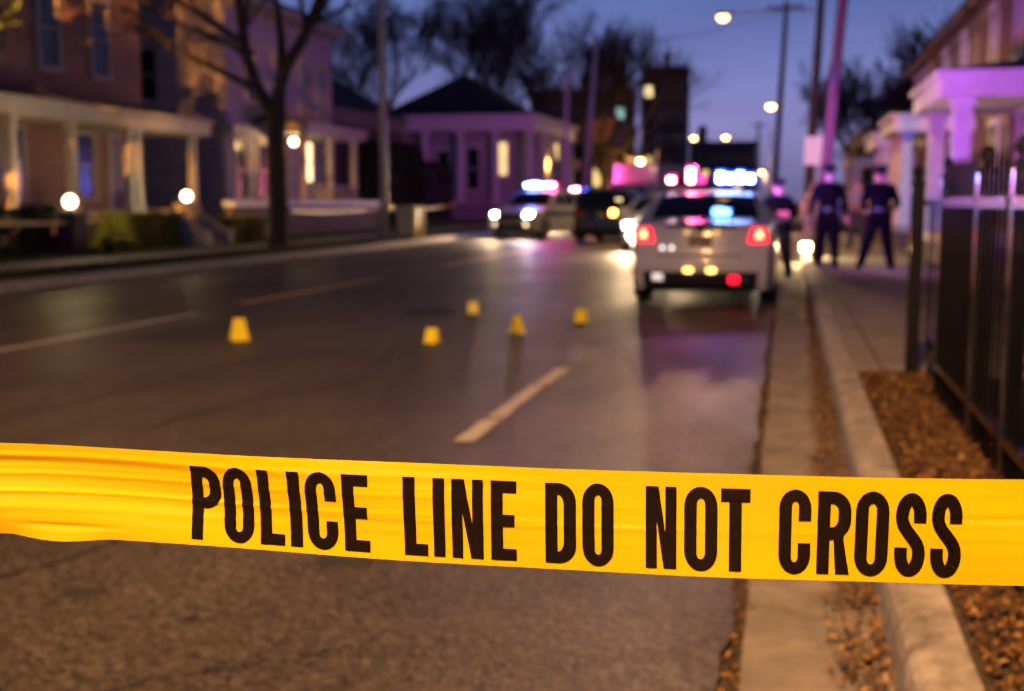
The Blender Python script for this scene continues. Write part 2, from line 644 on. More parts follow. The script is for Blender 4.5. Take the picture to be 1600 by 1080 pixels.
def crack(pts, w, seed):
    vs_, fs = [], []
    n = 60
    for i in range(n + 1):
        t = i / n * (len(pts) - 1)
        k = min(int(t), len(pts) - 2)
        q = t - k
        x = pts[k][0] * (1 - q) + pts[k + 1][0] * q + 0.06 * noise.noise((i * 0.21, seed, 0)) + 0.03 * noise.noise((i * 0.9, seed, 3))
        y = pts[k][1] * (1 - q) + pts[k + 1][1] * q
        ww = w * (0.35 + abs(noise.noise((i * 0.5, seed, 5))) * 1.6)
        vs_ += [(x - ww / 2, y, 0.003), (x + ww / 2, y, 0.003)]
    for i in range(n):
        fs.append((2 * i, 2 * i + 1, 2 * i + 3, 2 * i + 2))
    MB().add(vs_, fs).build('crack', M_TAR, road)


crack([(-4.85, 4.6), (-4.75, 6.4), (-4.5, 8.2), (-4.3, 10.2)], 0.05, 1.3)
crack([(-3.7, 6.4), (-3.5, 7.6), (-3.0, 8.2)], 0.035, 4.1)
crack([(-3.3, 9.4), (-3.5, 10.3), (-3.55, 10.6)], 0.05, 6.3)
crack([(-5.6, 15), (-5.5, 20), (-5.3, 26)], 0.06, 8.3)
crack([(-2.9, 2.6), (-2.75, 3.6), (-2.4, 4.6)], 0.02, 9.7)
crack([(-1.4, 3.8), (-0.9, 4.0), (-0.3, 4.1)], 0.015, 12.7)

crack([(-2.2, 2.4), (-1.6, 3.0), (-1.2, 3.3), (-.5, 3.45)], .018, 15.1)
crack([(-3.4, 3.2), (-3.0, 4.4), (-3.1, 5.4)], .022, 17.9)
crack([(-2.6, 9.0), (-1.9, 9.2), (-.9, 9.1)], .03, 21.3)
crack([(-8.2, 10), (-8.4, 16), (-8.1, 24), (-8.3, 30)], .05, 23.3)
crack([(-5.9, 7.2), (-5.2, 7.9), (-4.8, 8.2)], .03, 27.3)


def repair(cx, cy_, w, l, seed):
    n = 22
    P = []
    for i in range(n):
        a = 2 * PI * i / n
        ca, sa = math.cos(a), math.sin(a)
        k = 1 / max(abs(ca), abs(sa)) ** .75
        j = 1 + .1 * noise.noise((i * .9, seed, 0))
        P.append((cx + ca * k * w / 2 * j, cy_ + sa * k * l / 2 * j, .0022))
    MB().add(P, [tuple(range(n))]).build('repair_patch', mat('repair_asphalt', (.03, .027, .025), .6, var=.5, vscale=40, bump=.8, bscale=90), road)


repair(-1.0, 12.2, .9, .55, 1.1)
repair(-3.2, 5.2, .5, .35, 2.2)
repair(-6.0, 11.2, .8, 1.6, 3.3)
repair(-1.6, 4.1, .22, .16, 4.4)
repair(-2.35, 3.55, .16, .1, 5.4)
mh = thing('manhole_cover', 'round dark iron manhole cover set in the road by a yellow marker', 'manhole cover', (-4.25, 14.0, 0))
MB().lathe([(0.36, 0.0), (0.36, 0.006), (0.31, 0.006), (0.31, 0.003)], (-4.25, 14.0, 0.001), 28).build('ring', M_TAR, mh)
b = MB()
for i in range(-3, 4):
    w = math.sqrt(max(0, 0.29 ** 2 - (i * 0.08) ** 2))
    b.box(-4.25 - w, -4.25 + w, 14.0 + i * 0.08 - 0.02, 14.0 + i * 0.08 + 0.02, 0.004, 0.0075)
b.build('lid_rib', M_BLKPLASTIC, mh)

# gutter pan, slab by slab, and kerb stones
gutter = ribbon('gutter', -0.16, 0.34, -0.055, -0.03, M_SOIL, -12, 120)
gy = [-11, -8, -5, -2, 1.2, 3.6, 6.0, 7.35, 11.7, 14.6, 17.5, 20.5, 23.5, 26.5, 29.5, 33, 37, 42, 48, 56, 66, 80, 100]
for i in range(len(gy) - 1):
    ribbon('gutter_slab', -0.092, 0.335, -0.028, -0.002 - 0.003 * (i % 2), M_CONC, gy[i] + 0.012, gy[i + 1] - 0.012, gutter, jag0=0.018, step=0.15 if gy[i] < 20 else None)
kerb = ribbon('kerb', 0.345, 0.49, -0.05, 0.10, M_CONC2, -12, 120)


def kerb_stone(x0, x1, y0, y1, parent, side=1):
    n = max(2, int((y1 - y0) / 0.35))
    # profile from the road side: foot, rounded nose, top, back
    prof = [(0.0, -0.04), (0.012, 0.08), (0.022, 0.122), (0.045, 0.143), (0.075, 0.15), (x1 - x0, 0.152), (x1 - x0, -0.04)]
    vs_, fs = [], []
    for i in range(n + 1):
        y = y0 + (y1 - y0) * i / n
        for k, (px, pz) in enumerate(prof):
            j = 0.004 * noise.noise((y * 7, k * 3.3, x0)) + 0.004 * noise.noise((y * 1.3, k * 1.3, x0))
            px2 = px + j
            x = (x0 + px2) if side == 1 else (x1 - px2)
            vs_.append((x + bend(y), y, pz + 0.4 * j))
    m = len(prof)
    for i in range(n):
        for k in range(m - 1):
            fs.append((i * m + k, i * m + k + 1, (i + 1) * m + k + 1, (i + 1) * m + k))
    fs.append(tuple(range(m)))
    fs.append(tuple((n * m + k) for k in range(m - 1, -1, -1)))
    return MB().add(vs_, fs).build('kerb_stone', M_CONC2, parent, smooth=False)


ky = [-10, -7, -4, -1.2, 1.6, 4.02, 6.1, 8.2, 10.6, 13.2, 16, 19, 22, 25, 28, 31, 35, 40, 46, 54, 64, 80, 100]
for i in range(len(ky) - 1):
    kerb_stone(0.33, 0.51, ky[i] + 0.006, ky[i + 1] - 0.006, kerb)
kerb_l = ribbon('kerb', -11.49, -11.36, -0.05, 0.10, M_CONC2, -6, 200)
for i in range(30):
    a = -6 + i * 4.0
    kerb_stone(-11.52, -11.31, a + 0.008, a + 3.992, kerb_l, side=-1)

# right-hand verge, pavement, yard
struct(ribbon('verge', 0.515, 0.94, -0.05, 0.13, M_SOIL, -12, 8.75))
yard = ribbon('yard_ground', 0.94, 14, -0.05, 0.12, mat('dark_earth', (0.014, 0.012, 0.01), 0.95, var=0.4, vscale=6), -12, 8.75)
pave = ribbon('pavement', 0.52, 2.7, -0.05, 0.125, M_SOIL, 8.76, 110)
y = 8.78
i = 0
while y < 100:
    l = 1.55 if y < 40 else 6.0
    dz = 0.003 * noise.noise((y, 2, 2))
    ribbon('paving_slab', 0.515, 0.695, 0.10, 0.150 + dz, M_CONC, y + 0.008, y + l - 0.008, pave)
    ribbon('paving_slab', 0.712, 1.66, 0.10, 0.151 - dz, M_CONC, y + 0.008, y + l - 0.008, pave)
    ribbon('paving_slab', 1.675, 2.65, 0.10, 0.150 + dz, M_CONC, y + 0.008, y + l - 0.008, pave)
    y += l
struct(ribbon('yard_ground', 2.7, 40, -0.05, 0.14, M_LAWN, 8.76, 250))

# left-hand verge, pavement, lawns
struct(ribbon('verge', -13.1, -11.52, -0.05, 0.14, M_LAWN, -6, 250))
pave_l = ribbon('pavement', -14.62, -13.1, -0.05, 0.12, M_SOIL, -6, 250)
y = -6
while y < 80:
    l = 1.5 if y < 45 else 5.0
    ribbon('paving_slab', -14.6, -13.12, 0.09, 0.15 + 0.004 * noise.noise((y, 5, 1)), M_CONC, y + 0.01, y + l - 0.01, pave_l)
    y += l
struct(ribbon('lawn', -70, -14.63, -0.05, 0.2, M_LAWN, -6, 260))


# ------------------------------------------------------------------ leaf litter and grass (nobody could count it)
def litter(name, label, boxes, mats):
    rnd = random.Random(hash(name) % 1000 if False else len(name) * 17)
    vs_, fs, mi = [], [], []
    for (x0, x1, y0, y1, z, dens, s0, s1, dens_fn) in boxes:
        n = int((x1 - x0) * (y1 - y0) * dens)
        for _ in range(n):
            x = rnd.uniform(x0, x1)
            yy = rnd.uniform(y0, y1)
            if dens_fn and rnd.random() > dens_fn(x, yy):
                continue
            L = rnd.uniform(s0, s1)
            W = L * rnd.uniform(0.4, 0.75)
            a = rnd.uniform(0, 2 * PI)
            tx, ty = rnd.gauss(0, 0.35), rnd.gauss(0, 0.35)
            curl = rnd.uniform(-0.1, 0.45) * W
            o = len(vs_)
            hz = z + abs(rnd.gauss(0, 0.012)) + 0.006
            pts = [(-L / 2, 0, 0), (-L * 0.12, W / 2, curl), (L * 0.2, W * 0.36, curl * 0.8), (L / 2, 0, 0.1 * L), (L * 0.2, -W * 0.36, curl * 0.8), (-L * 0.12, -W / 2, curl)]
            ca, sa = math.cos(a), math.sin(a)
            for (px, py, pz) in pts:
                zz = pz + px * tx + py * ty
                vs_.append((x + px * ca - py * sa, yy + px * sa + py * ca, hz + zz + 0.3 * L * (abs(tx) + abs(ty))))
            fs += [(o, o + 1, o + 2, o + 3), (o, o + 3, o + 4, o + 5)]
            k = rnd.choice([0, 0, 0, 1, 1, 1, 1, 2])
            mi += [k, k]
    me = bpy.data.meshes.new(name)
    me.from_pydata(vs_, [], fs)
    for m in mats:
        me.materials.append(m)
    me.polygons.foreach_set('material_index', mi)
    o = bpy.data.objects.new(name, me)
    C.objects.link(o)
    o['kind'] = 'stuff'
    o['label'] = label
    o['category'] = 'leaves'
    return o


LM = [M_LEAFA, M_LEAFB, M_LEAFC]
litter('leaf_litter', 'brown fallen leaves heaped on the verge beside the black fence',
       [(0.53, 1.02, 1.0, 8.75, 0.135, 4200, 0.012, 0.034, None), (1.02, 2.2, 2.5, 8.7, 0.125, 120, 0.02, 0.05, None)], LM)


def gut_den(x, y):
    e = 0.17 + 0.05 * noise.noise((y * 1.7, 0, 0)) + 0.03 * noise.noise((y * 6, 2, 0)) + 0.012 * max(0, y - 6)
    return 1.0 if x > e + random.uniform(-0.03, 0.05) else 0.012


litter('gutter_leaves', 'brown fallen leaves drifted in the gutter along the kerb face',
       [(-0.1, 0.33, 1.8, 17, 0.0, 3000, 0.012, 0.032, gut_den), (-0.16, -0.09, 1.8, 9, -0.03, 900, 0.015, 0.035, None)], LM)


def grass_patch(name, label, x0, x1, y0, y1, z, n, h, m):
    rnd = random.Random(len(label))
    vs_, fs = [], []
    for _ in range(n):
        x = rnd.uniform(x0, x1)
        yy = y0 + (y1 - y0) * rnd.random() ** 1.4
        a = rnd.uniform(0, PI)
        hh = h * rnd.uniform(0.4, 1.2)
        w = 0.012
        dx, dy = math.cos(a) * w, math.sin(a) * w
        lx, ly = rnd.gauss(0, 0.4) * hh, rnd.gauss(0, 0.4) * hh
        o = len(vs_)
        vs_ += [(x - dx + bend(yy), yy - dy, z), (x + dx + bend(yy), yy + dy, z), (x + lx + bend(yy), yy + ly, z + hh)]
        fs.append((o, o + 1, o + 2))
    ob = MB().add(vs_, fs).build(name, m, fix=False)
    struct(ob, 'stuff')
    ob['label'] = label
    ob['category'] = 'grass'


grass_patch('verge_grass', 'short dull grass on the strip between far kerb and pavement', -13.05, -11.6, 12, 60, 0.14, 26000, 0.07, M_GRASS)
grass_patch('lawn_grass', 'uneven dark lawn grass in front of the left-hand houses', -19, -14.7, 18, 50, 0.2, 26000, 0.09, M_GRASS)


# ------------------------------------------------------------------ houses
def house(name, label, side, xf, y0, y1, depth, base, eave, wall_m, roof='hip', trim=M_TRIM, windows=(), near_windows=(), doors=(), wtrim=None, roof_h=2.2, cornice=0.35, roof_m=None, chimneys=()):
    """side=-1: house on the left, facing +X.  v = distance out from the facade towards the street"""
    rx = xf
    root = thing(name, label, 'house', (xf, (y0 + y1) / 2, base))

    def T(u, v, z):
        return (xf - side * v, u, z)
    MB(T).box(y0, y1, -depth, 0, base - 0.2, eave).build('wall', wall_m, root)
    c = cornice
    MB(T).box(y0 - c, y1 + c, -depth - c, c, eave - 0.0 + 0.003, eave + 0.22).build('cornice', trim, root)
    MB(T).box(y0 - 0.05, y1 + 0.05, -depth - 0.05, 0.05, eave - 0.45, eave - 0.002).build('frieze', trim, root)
    if c > 0.5:
        k = y0 + 0.3
        while k < y1 and (y1 - y0) < 20:
            MB(T).box(k, k + 0.1, 0.052, c - 0.05, eave - 0.3, eave).build('bracket', trim, root)
            k += 1.1
    e = eave + 0.225
    ym = (y0 + y1) / 2
    r = c + 0.05
    rm = roof_m or M_ROOF
    rb = MB(T)
    if roof == 'hip':
        hh = min((y1 - y0) / 2, depth / 2)
        a, d = (y0 - r, y1 + r), (-depth - r, r)
        if (y1 - y0) > depth:
            r0, r1 = (y0 + hh, -depth / 2), (y1 - hh, -depth / 2)
        else:
            r0, r1 = (ym, -depth + hh), (ym, -hh)
        vs_ = [(a[0], d[0], e), (a[1], d[0], e), (a[1], d[1], e), (a[0], d[1], e), (r0[0], r0[1], e + roof_h), (r1[0], r1[1], e + roof_h)]
        if (y1 - y0) > depth:
            fs = [(0, 1, 5, 4), (1, 2, 5), (2, 3, 4, 5), (3, 0, 4), (3, 2, 1, 0)]
        else:
            fs = [(0, 1, 4), (1, 2, 5, 4), (2, 3, 5), (3, 0, 4, 5), (3, 2, 1, 0)]
        rb.add(vs_, fs)
    elif roof == 'gable':
        vs_ = [(y0 - r, -depth - r, e), (y1 + r, -depth - r, e), (y1 + r, r, e), (y0 - r, r, e), (y0 - r, -depth / 2, e + roof_h), (y1 + r, -depth / 2, e + roof_h)]
        rb.add(vs_, [(0, 1, 5, 4), (1, 2, 5), (2, 3, 4, 5), (3, 0, 4), (3, 2, 1, 0)])
    else:
        rb.box(y0 - c + 0.02, y1 + c - 0.02, -depth, c - 0.02, e, e + 0.15)
    ro = rb.build('roof', rm, root)
    for (cu, cv, cz) in chimneys:
        MB(T).box(cu - 0.3, cu + 0.3, cv - 0.25, cv + 0.25, e, cz).box(cu - 0.36, cu + 0.36, cv - 0.31, cv + 0.31, cz, cz + 0.15).build('chimney', M_BRICK2, ro)

    def window(u, z0, w, h, pm, facing, tm):
        if facing == 'front':
            def W(a, o, z):
                return T(u + a, o, z)
        else:
            def W(a, o, z):
                return T(y0 - o, u + a, z)
        fw = 0.11
        fr = MB(W)
        fr.box(-w / 2 - fw, -w / 2, 0.002, 0.07, z0, z0 + h)
        fr.box(w / 2, w / 2 + fw, 0.002, 0.07, z0, z0 + h)
        fr.box(-w / 2 - fw - 0.04, w / 2 + fw + 0.04, 0.002, 0.11, z0 + h + 0.001, z0 + h + 0.2)
        fr.box(-w / 2 + 0.001, w / 2 - 0.001, 0.012, 0.05, z0 + h * 0.5 - 0.03, z0 + h * 0.5 + 0.03)
        f = fr.build('window', tm, root)
        MB(W).box(-w / 2, w / 2, 0.004, 0.010, z0, z0 + h).build('pane', pm, f)
        MB(W).box(-w / 2 - fw - 0.05, w / 2 + fw + 0.05, 0.002, 0.14, z0 - 0.1, z0 - 0.001).build('sill', tm, f)
    for wd in windows:
        u, z0, w, h = wd[:4]
        window(u, z0, w, h, wd[4] if len(wd) > 4 else M_GLASS, 'front', wtrim or trim)
    for wd in near_windows:
        v, z0, w, h = wd[:4]
        window(v, z0, w, h, wd[4] if len(wd) > 4 else M_GLASS, 'near', wtrim or trim)
    for (u, z0) in doors:
        dd = MB(T).box(u - 0.5, u + 0.5, 0.003, 0.05, z0, z0 + 2.15).build('door', M_DARKWOOD, root)
        MB(T).box(u - 0.62, u - 0.502, 0.003, 0.09, z0, z0 + 2.15).box(u + 0.502, u + 0.62, 0.003, 0.09, z0, z0 + 2.15).box(u - 0.62, u + 0.62, 0.003, 0.1, z0 + 2.152, z0 + 2.5).build('door_frame', trim, dd)
        MB(T).sphere((u - 0.38, 0.09, z0 + 1.0), 0.035, 6).build('handle', M_CHROME, dd)
    return root, T


def porch(root, T, u0, u1, d, floor, ceil, cols, m=M_TRIM, base=0.15, roof_rise=0.5, col_w=0.26, fascia=0.34, ov=0.22, rail=True, round_col=False, roof_m=None):
    MB(T).box(u0, u1, 0.006, d, floor - 0.18, floor).build('porch_floor', M_STONE, root)
    MB(T).box(u0 + 0.06, u1 - 0.06, 0.006, d - 0.08, base - 0.15, floor - 0.183).build('porch_base', M_BRICK2, root)
    pr = MB(T)
    pr.box(u0 - ov, u1 + ov, 0.006, d + ov, ceil, ceil + fascia)
    f = pr.build('porch_entablature', m, root)
    MB(T).box(u0 - ov - 0.08, u1 + ov + 0.08, 0.006, d + ov + 0.08, ceil + fascia + 0.002, ceil + fascia + 0.09).build('porch_cornice', m, root)
    z = ceil + fascia + 0.093
    q = ov + 0.05
    MB(T).add([(u0 - q, 0.006, z), (u1 + q, 0.006, z), (u1 + q, d + q, z), (u0 - q, d + q, z), (u0 + 0.6, 0.006, z + roof_rise), (u1 - 0.6, 0.006, z + roof_rise)],
              [(3, 2, 1, 0), (3, 4, 5, 2), (2, 5, 1), (0, 4, 3), (0, 1, 5, 4)]).build('porch_roof', roof_m or M_ROOF, root)
    for u in cols:
        cb = MB(T)
        w = col_w / 2
        v = d - w - 0.06
        if round_col:
            o = MB(T).add(*_ring(u, v, floor + 0.12, ceil - 0.14, w, w * 0.85)).build('porch_column', m, root, smooth=False)
        else:
            o = cb.box(u - w, u + w, v - w, v + w, floor + 0.121, ceil - 0.121).build('porch_column', m, root)
        MB(T).box(u - w - 0.05, u + w + 0.05, v - w - 0.05, v + w + 0.05, floor + 0.002, floor + 0.12).build('plinth', m, o)
        MB(T).box(u - w - 0.05, u + w + 0.05, v - w - 0.05, v + w + 0.05, ceil - 0.12, ceil - 0.002).build('capital', m, o)
    if rail:
        sc = sorted(cols)
        for a, c in zip(sc[:-1], sc[1:]):
            if c - a < 0.8:
                continue
            v = d - 0.18
            rl = MB(T).box(a + col_w / 2 + 0.01, c - col_w / 2 - 0.01, v - 0.04, v + 0.04, floor + 0.82, floor + 0.9).build('porch_rail', m, root)
            n = int((c - a) / 0.28)
            for i in range(1, n):
                uu = a + (c - a) * i / n
                MB(T).box(uu - 0.02, uu + 0.02, v - 0.02, v + 0.02, floor + 0.002, floor + 0.818).build('baluster', m, rl)


def _ring(u, v, z0, z1, r0, r1, n=14):
    vs_ = []
    for r, z in ((r0, z0), (r0 * 1.02, z0 + (z1 - z0) * 0.33), (r1, z1)):
        for k in range(n):
            t = 2 * PI * k / n
            vs_.append((u + r * math.cos(t), v + r * math.sin(t), z))
    fs = []
    for i in range(2):
        for k in range(n):
            fs.append((i * n + k, i * n + (k + 1) % n, (i + 1) * n + (k + 1) % n, (i + 1) * n + k))
    fs += [tuple(range(n - 1, -1, -1)), tuple(2 * n + k for k in range(n))]
    return vs_, fs


# --- left row
h1, T1 = house('brick_house', 'orange brick house with long pale porch behind the globe lamps, leftmost', -1, -19.8, 17.0, 34.2, 9, 0.2, 9.2, M_BRICK1, trim=M_TRIM2,
               windows=[(31.9, 5.0, 0.85, 2.1), (29.4, 5.0, 0.85, 2.1), (26.6, 5.0, 0.85, 2.1), (23.8, 5.0, 0.85, 2.1), (30.9, 1.5, 0.8, 1.75), (27.6, 1.5, 0.9, 1.75), (24.8, 1.5, 0.9, 1.75), (22, 1.5, 0.9, 1.75)],
               doors=[(32.7, 1.1)], chimneys=[(25, -4, 12.5)])
porch(h1, T1, 21.4, 33.6, 2.3, 1.1, 3.35, [22.0, 24.6, 27.0, 29.7, 30.1, 33.3], M_TRIM2, rail=False, roof_rise=0.55, col_w=0.2)
h3, T3 = house('siding_house', 'tall mauve house with lit porch lamp and glowing window behind the forked tree', -1, -19.8, 39.7, 50.3, 9, 0.2, 8.6, M_STUCCO, trim=M_TRIM2,
               windows=[(48.9, 5.1, 0.8, 1.9), (47.1, 5.1, 0.8, 1.9), (44.6, 5.1, 0.8, 1.9), (42.0, 5.1, 0.8, 1.9), (41.0, 1.5, 0.9, 2.0), (42.9, 1.5, 0.9, 2.0), (47.4, 2.2, 0.8, 1.6, M_WARMWIN2), (49.3, 1.5, 0.7, 1.9)],
               near_windows=[(-3, 5.0, 0.9, 1.8)], doors=[(44.6, 1.1)], chimneys=[(44, -4, 11.8)], roof='flat', cornice=0.55)
porch(h3, T3, 42.3, 48.3, 2.0, 1.1, 3.9, [42.6, 45.3, 48.0], M_TRIM2, rail=True, roof_rise=0.35, col_w=0.2)
MB(T3).box(39.75, 42.0, 0.004, 0.35, 3.75, 4.15).build('bay_fascia', M_TRIM2, h3)
MB(T3).tube([(39.72, 0.1, 0.3), (39.72, 0.1, 8.1)], 0.06, 8).build('downspout', M_TRIM2, h3)
pl = thing('porch_lamp', 'glowing round porch lamp hung beneath the mauve house porch roof', 'lamp', (-18.5, 42.95, 3.65))
MB().sphere((-18.5, 42.95, 3.62), 0.14, 10).build('globe', M_GLOBE, pl, smooth=True)
MB().tube([(-18.5, 42.95, 3.9), (-18.5, 42.95, 3.75)], 0.03, 8).build('stem', M_LAMPHOUS, pl)
light('POINT', 'bulb_light', (-18.5, 42.95, 3.62), (1, 0.62, 0.22), 420, pl, 0.16)
h4, T4 = house('dark_house', 'unlit dark low house between the mauve house and columned house', -1, -21.0, 53.5, 64.0, 9, 0.2, 5.6, M_BRICK2, trim=mat('dull_trim', (0.2, 0.18, 0.18), 0.7),
               windows=[(56, 1.6, 0.9, 1.7), (59, 1.6, 0.9, 1.7), (62, 1.6, 0.9, 1.7), (60.2, 5.65, 0.55, 0.6, M_WARMWIN)], near_windows=[(-3, 1.6, 0.9, 1.6)], roof='gable', roof_h=2.6, cornice=0.25)
h5, T5 = house('columned_house', 'pale house with tall white columns and dark roof behind the far patrol car', -1, -18.6, 81.5, 96.0, 10, 0.2, 6.9, M_STUCCO, trim=M_TRIM,
               windows=[(84, 2.4, 1.1, 2.6), (87, 2.4, 1.1, 2.6, M_WARMWIN), (90, 2.4, 1.1, 2.6), (93, 2.4, 1.1, 2.6)],
               near_windows=[(-1.0, 3.2, 0.9, 2.2, M_WARMWIN), (-3.0, 2.2, 0.9, 2.9), (-5.2, 2.4, 0.9, 2.5), (-7.6, 2.4, 0.9, 2.5)], roof_h=3.6, cornice=0.5)
# wrap-round portico of the columned house
MB().box(-27.6, -16.9, 79.6, 81.48, 0.9, 1.3).box(-18.58, -16.9, 81.482, 95.5, 0.9, 1.3).build('porch_floor', M_STONE, h5)
MB().box(-27.6, -16.8, 79.5, 81.0, 6.2, 7.0).box(-18.2, -16.8, 81.002, 95.5, 6.2, 7.0).build('portico_entablature', M_TRIM, h5)
MB().box(-27.7, -16.55, 79.25, 81.0, 7.003, 7.25).box(-18.2, -16.55, 81.003, 95.7, 7.003, 7.25).build('portico_cornice', M_TRIM, h5)
for (cx, cy) in [(-17.15, 79.9), (-19.6, 79.9), (-22.1, 79.9), (-24.6, 79.9), (-17.15, 83.6), (-17.15, 87.4), (-17.15, 91.2), (-17.15, 95.0)]:
    co = MB().add(*_ring(cx, cy, 1.45, 6.02, 0.27, 0.23)).build('porch_column', M_TRIM, h5)
    MB().box(cx - 0.34, cx + 0.34, cy - 0.34, cy + 0.34, 1.302, 1.449).build('plinth', M_TRIM, co)
    MB().box(cx - 0.33, cx + 0.33, cy - 0.33, cy + 0.33, 6.021, 6.198).build('capital', M_TRIM, co)

# --- right row
hA, TA = house('row_house', 'nearest red brick row house above the large white porch on the right', 1, 4.5, 15.0, 31.6, 9, 0.15, 6.0, M_BRICK3, trim=M_TRIM3, wtrim=M_TRIM,
               windows=[(29.2, 4.25, 0.7, 1.35), (26.2, 4.25, 0.7, 1.35), (23.4, 4.25, 0.7, 1.35), (25.2, 1.35, 0.8, 1.7, M_GLASS), (23.4, 1.35, 0.8, 1.7), (28.6, 1.3, 0.8, 1.7)], doors=[(26.9, 0.75)], roof_h=1.6)
porch(hA, TA, 22.2, 26.3, 1.75, 0.75, 3.15, [22.45, 26.05], M_TRIM, rail=False, col_w=0.3, roof_rise=0.3, fascia=0.36)
hB, TB = house('row_house', 'buff row house with brown bracketed cornice beyond the red brick house', 1, 4.5, 31.75, 40.0, 9, 0.15, 6.0, M_BUFF, trim=M_TRIM3, wtrim=M_TRIM,
               windows=[(34.0, 4.3, 0.7, 1.3), (37.8, 4.3, 0.7, 1.3), (33.4, 1.3, 0.8, 1.7), (38.6, 1.3, 0.8, 1.7)], doors=[(36.0, 0.75)], roof_h=1.6)
porch(hB, TB, 31.8, 35.4, 1.75, 0.75, 3.1, [32.05, 33.6, 35.1], M_TRIM, rail=True, col_w=0.24, roof_rise=0.3)
hC, TC = house('row_house', 'narrow yellowish row house at the far end of the tall cornices', 1, 4.5, 40.2, 47.0, 9, 0.15, 5.9, M_BUFF, trim=M_TRIM3, wtrim=M_TRIM,
               windows=[(41.5, 4.2, 0.75, 1.45), (43.6, 4.2, 0.75, 1.45), (45.6, 4.2, 0.75, 1.45), (41.6, 1.3, 0.8, 1.7), (45.6, 1.3, 0.8, 1.7)], doors=[(43.5, 0.75)], roof_h=1.5)
porch(hC, TC, 38.3, 41.8, 1.75, 0.75, 3.0, [38.5, 40.0, 41.6], M_TRIM, rail=True, col_w=0.24, roof_rise=0.3)
hD, TD = house('cottage', 'low cottage whose small porch ends the row of white porches', 1, 4.3, 47.6, 60.0, 8, 0.15, 3.5, M_BRICK2, trim=M_TRIM2,
               windows=[(50, 1.3, 0.8, 1.5), (57, 1.3, 0.8, 1.5, M_WARMWIN)], doors=[(53, 0.5)], roof_h=1.2, cornice=0.2)
porch(hD, TD, 50.5, 55.5, 1.7, 0.5, 2.75, [50.7, 53, 55.3], M_TRIM, rail=True, col_w=0.22, roof_rise=0.25, fascia=0.3)
hE, TE = house('corner_house', 'dark distant brick house beyond the leaning pole and sign', 1, 4.0, 68, 90, 9, 0.15, 5.0, M_BRICK2, trim=M_TRIM2,
               windows=[(70, 1.4, 0.9, 1.6, M_WARMWIN), (75, 1.4, 0.9, 1.6), (80, 1.4, 0.9, 1.6)], near_windows=[(-1.2, 1.4, 0.9, 1.6, M_WARMWIN)], roof_h=1.8, cornice=0.2)


# --- distant blocks
def block(name, label, x0, x1, y0, y1, z1, m, lit=(), cols=5, rows=5, cap=None):
    root = thing(name, label, 'building', ((x0 + x1) / 2, (y0 + y1) / 2, 0.0))
    MB().box(x0, x1, y0, y1, -0.05, z1).build('wall', m, root)
    MB().box(x0 - 0.3, x1 + 0.3, y0 - 0.3, y1 + 0.3, z1 + 0.002, z1 + 0.6).build('parapet', m, root)
    for i in range(cols):
        for j in range(rows):
            cx = x0 + (x1 - x0) * (i + 0.5) / cols
            cz = 2.2 + (z1 - 4) * (j + 0.3) / rows
            w = min(0.75, (x1 - x0) / cols * 0.3)
            pm = M_GLASS
            for (li, lj, lm) in lit:
                if (li, lj) == (i, j):
                    pm = lm
            wd = MB().box(cx - w - 0.12, cx + w + 0.12, y0 - 0.08, y0 - 0.003, cz - 0.12, cz + 1.92).build('window', M_STONE, root)
            MB().box(cx - w, cx + w, y0 - 0.1, y0 - 0.082, cz, cz + 1.8).build('pane', pm, wd)
            MB().box(cx - w - 0.2, cx + w + 0.2, y0 - 0.18, y0 - 0.003, cz - 0.3, cz - 0.123).build('sill', M_STONE, wd)
    if cap:
        for (a, b_, c, d, z0, z2) in cap:
            MB().box(a, b_, c, d, z1 + 0.602 if z0 is None else z0, z2).build('roof_turret', m, root)
    return root


block('apartment_tower', 'dark brick tower with one lit top window against the dusk sky', -26.3, -18.4, 219, 228, 25.0, M_BRICK4, lit=[(0, 4, M_WARMWIN2), (0, 1, M_WARMWIN)], cols=3, rows=5,
      cap=[(-22.6, -21.6, 221, 223, None, 28.2)])
block('apartment_block', 'long stepped dark apartment block left of the brick tower', -44, -27.0, 205, 216, 20.0, M_BRICK4, lit=[(5, 3, M_COOLWIN), (1, 2, M_WARMWIN)], cols=6, rows=4,
      cap=[(-30.2, -27.6, 206, 208, None, 24.5), (-35.5, -33.8, 206, 208, None, 23.0)])
block('far_building', 'low far building closing the street beneath the lamps', -24, -8, 300, 312, 15.5, M_BRICK2, lit=[(1, 1, M_WARMWIN), (4, 0, M_WARMWIN)], cols=6, rows=3, cap=[(-22, -20, 301, 303, None, 20)])
block('town_hall', 'mid-distance brick block lit orange by a street lamp', -31, -18.5, 128, 140, 9.5, M_BRICK3, lit=[(4, 0, M_WARMWIN), (2, 1, M_WARMWIN)], cols=5, rows=2)


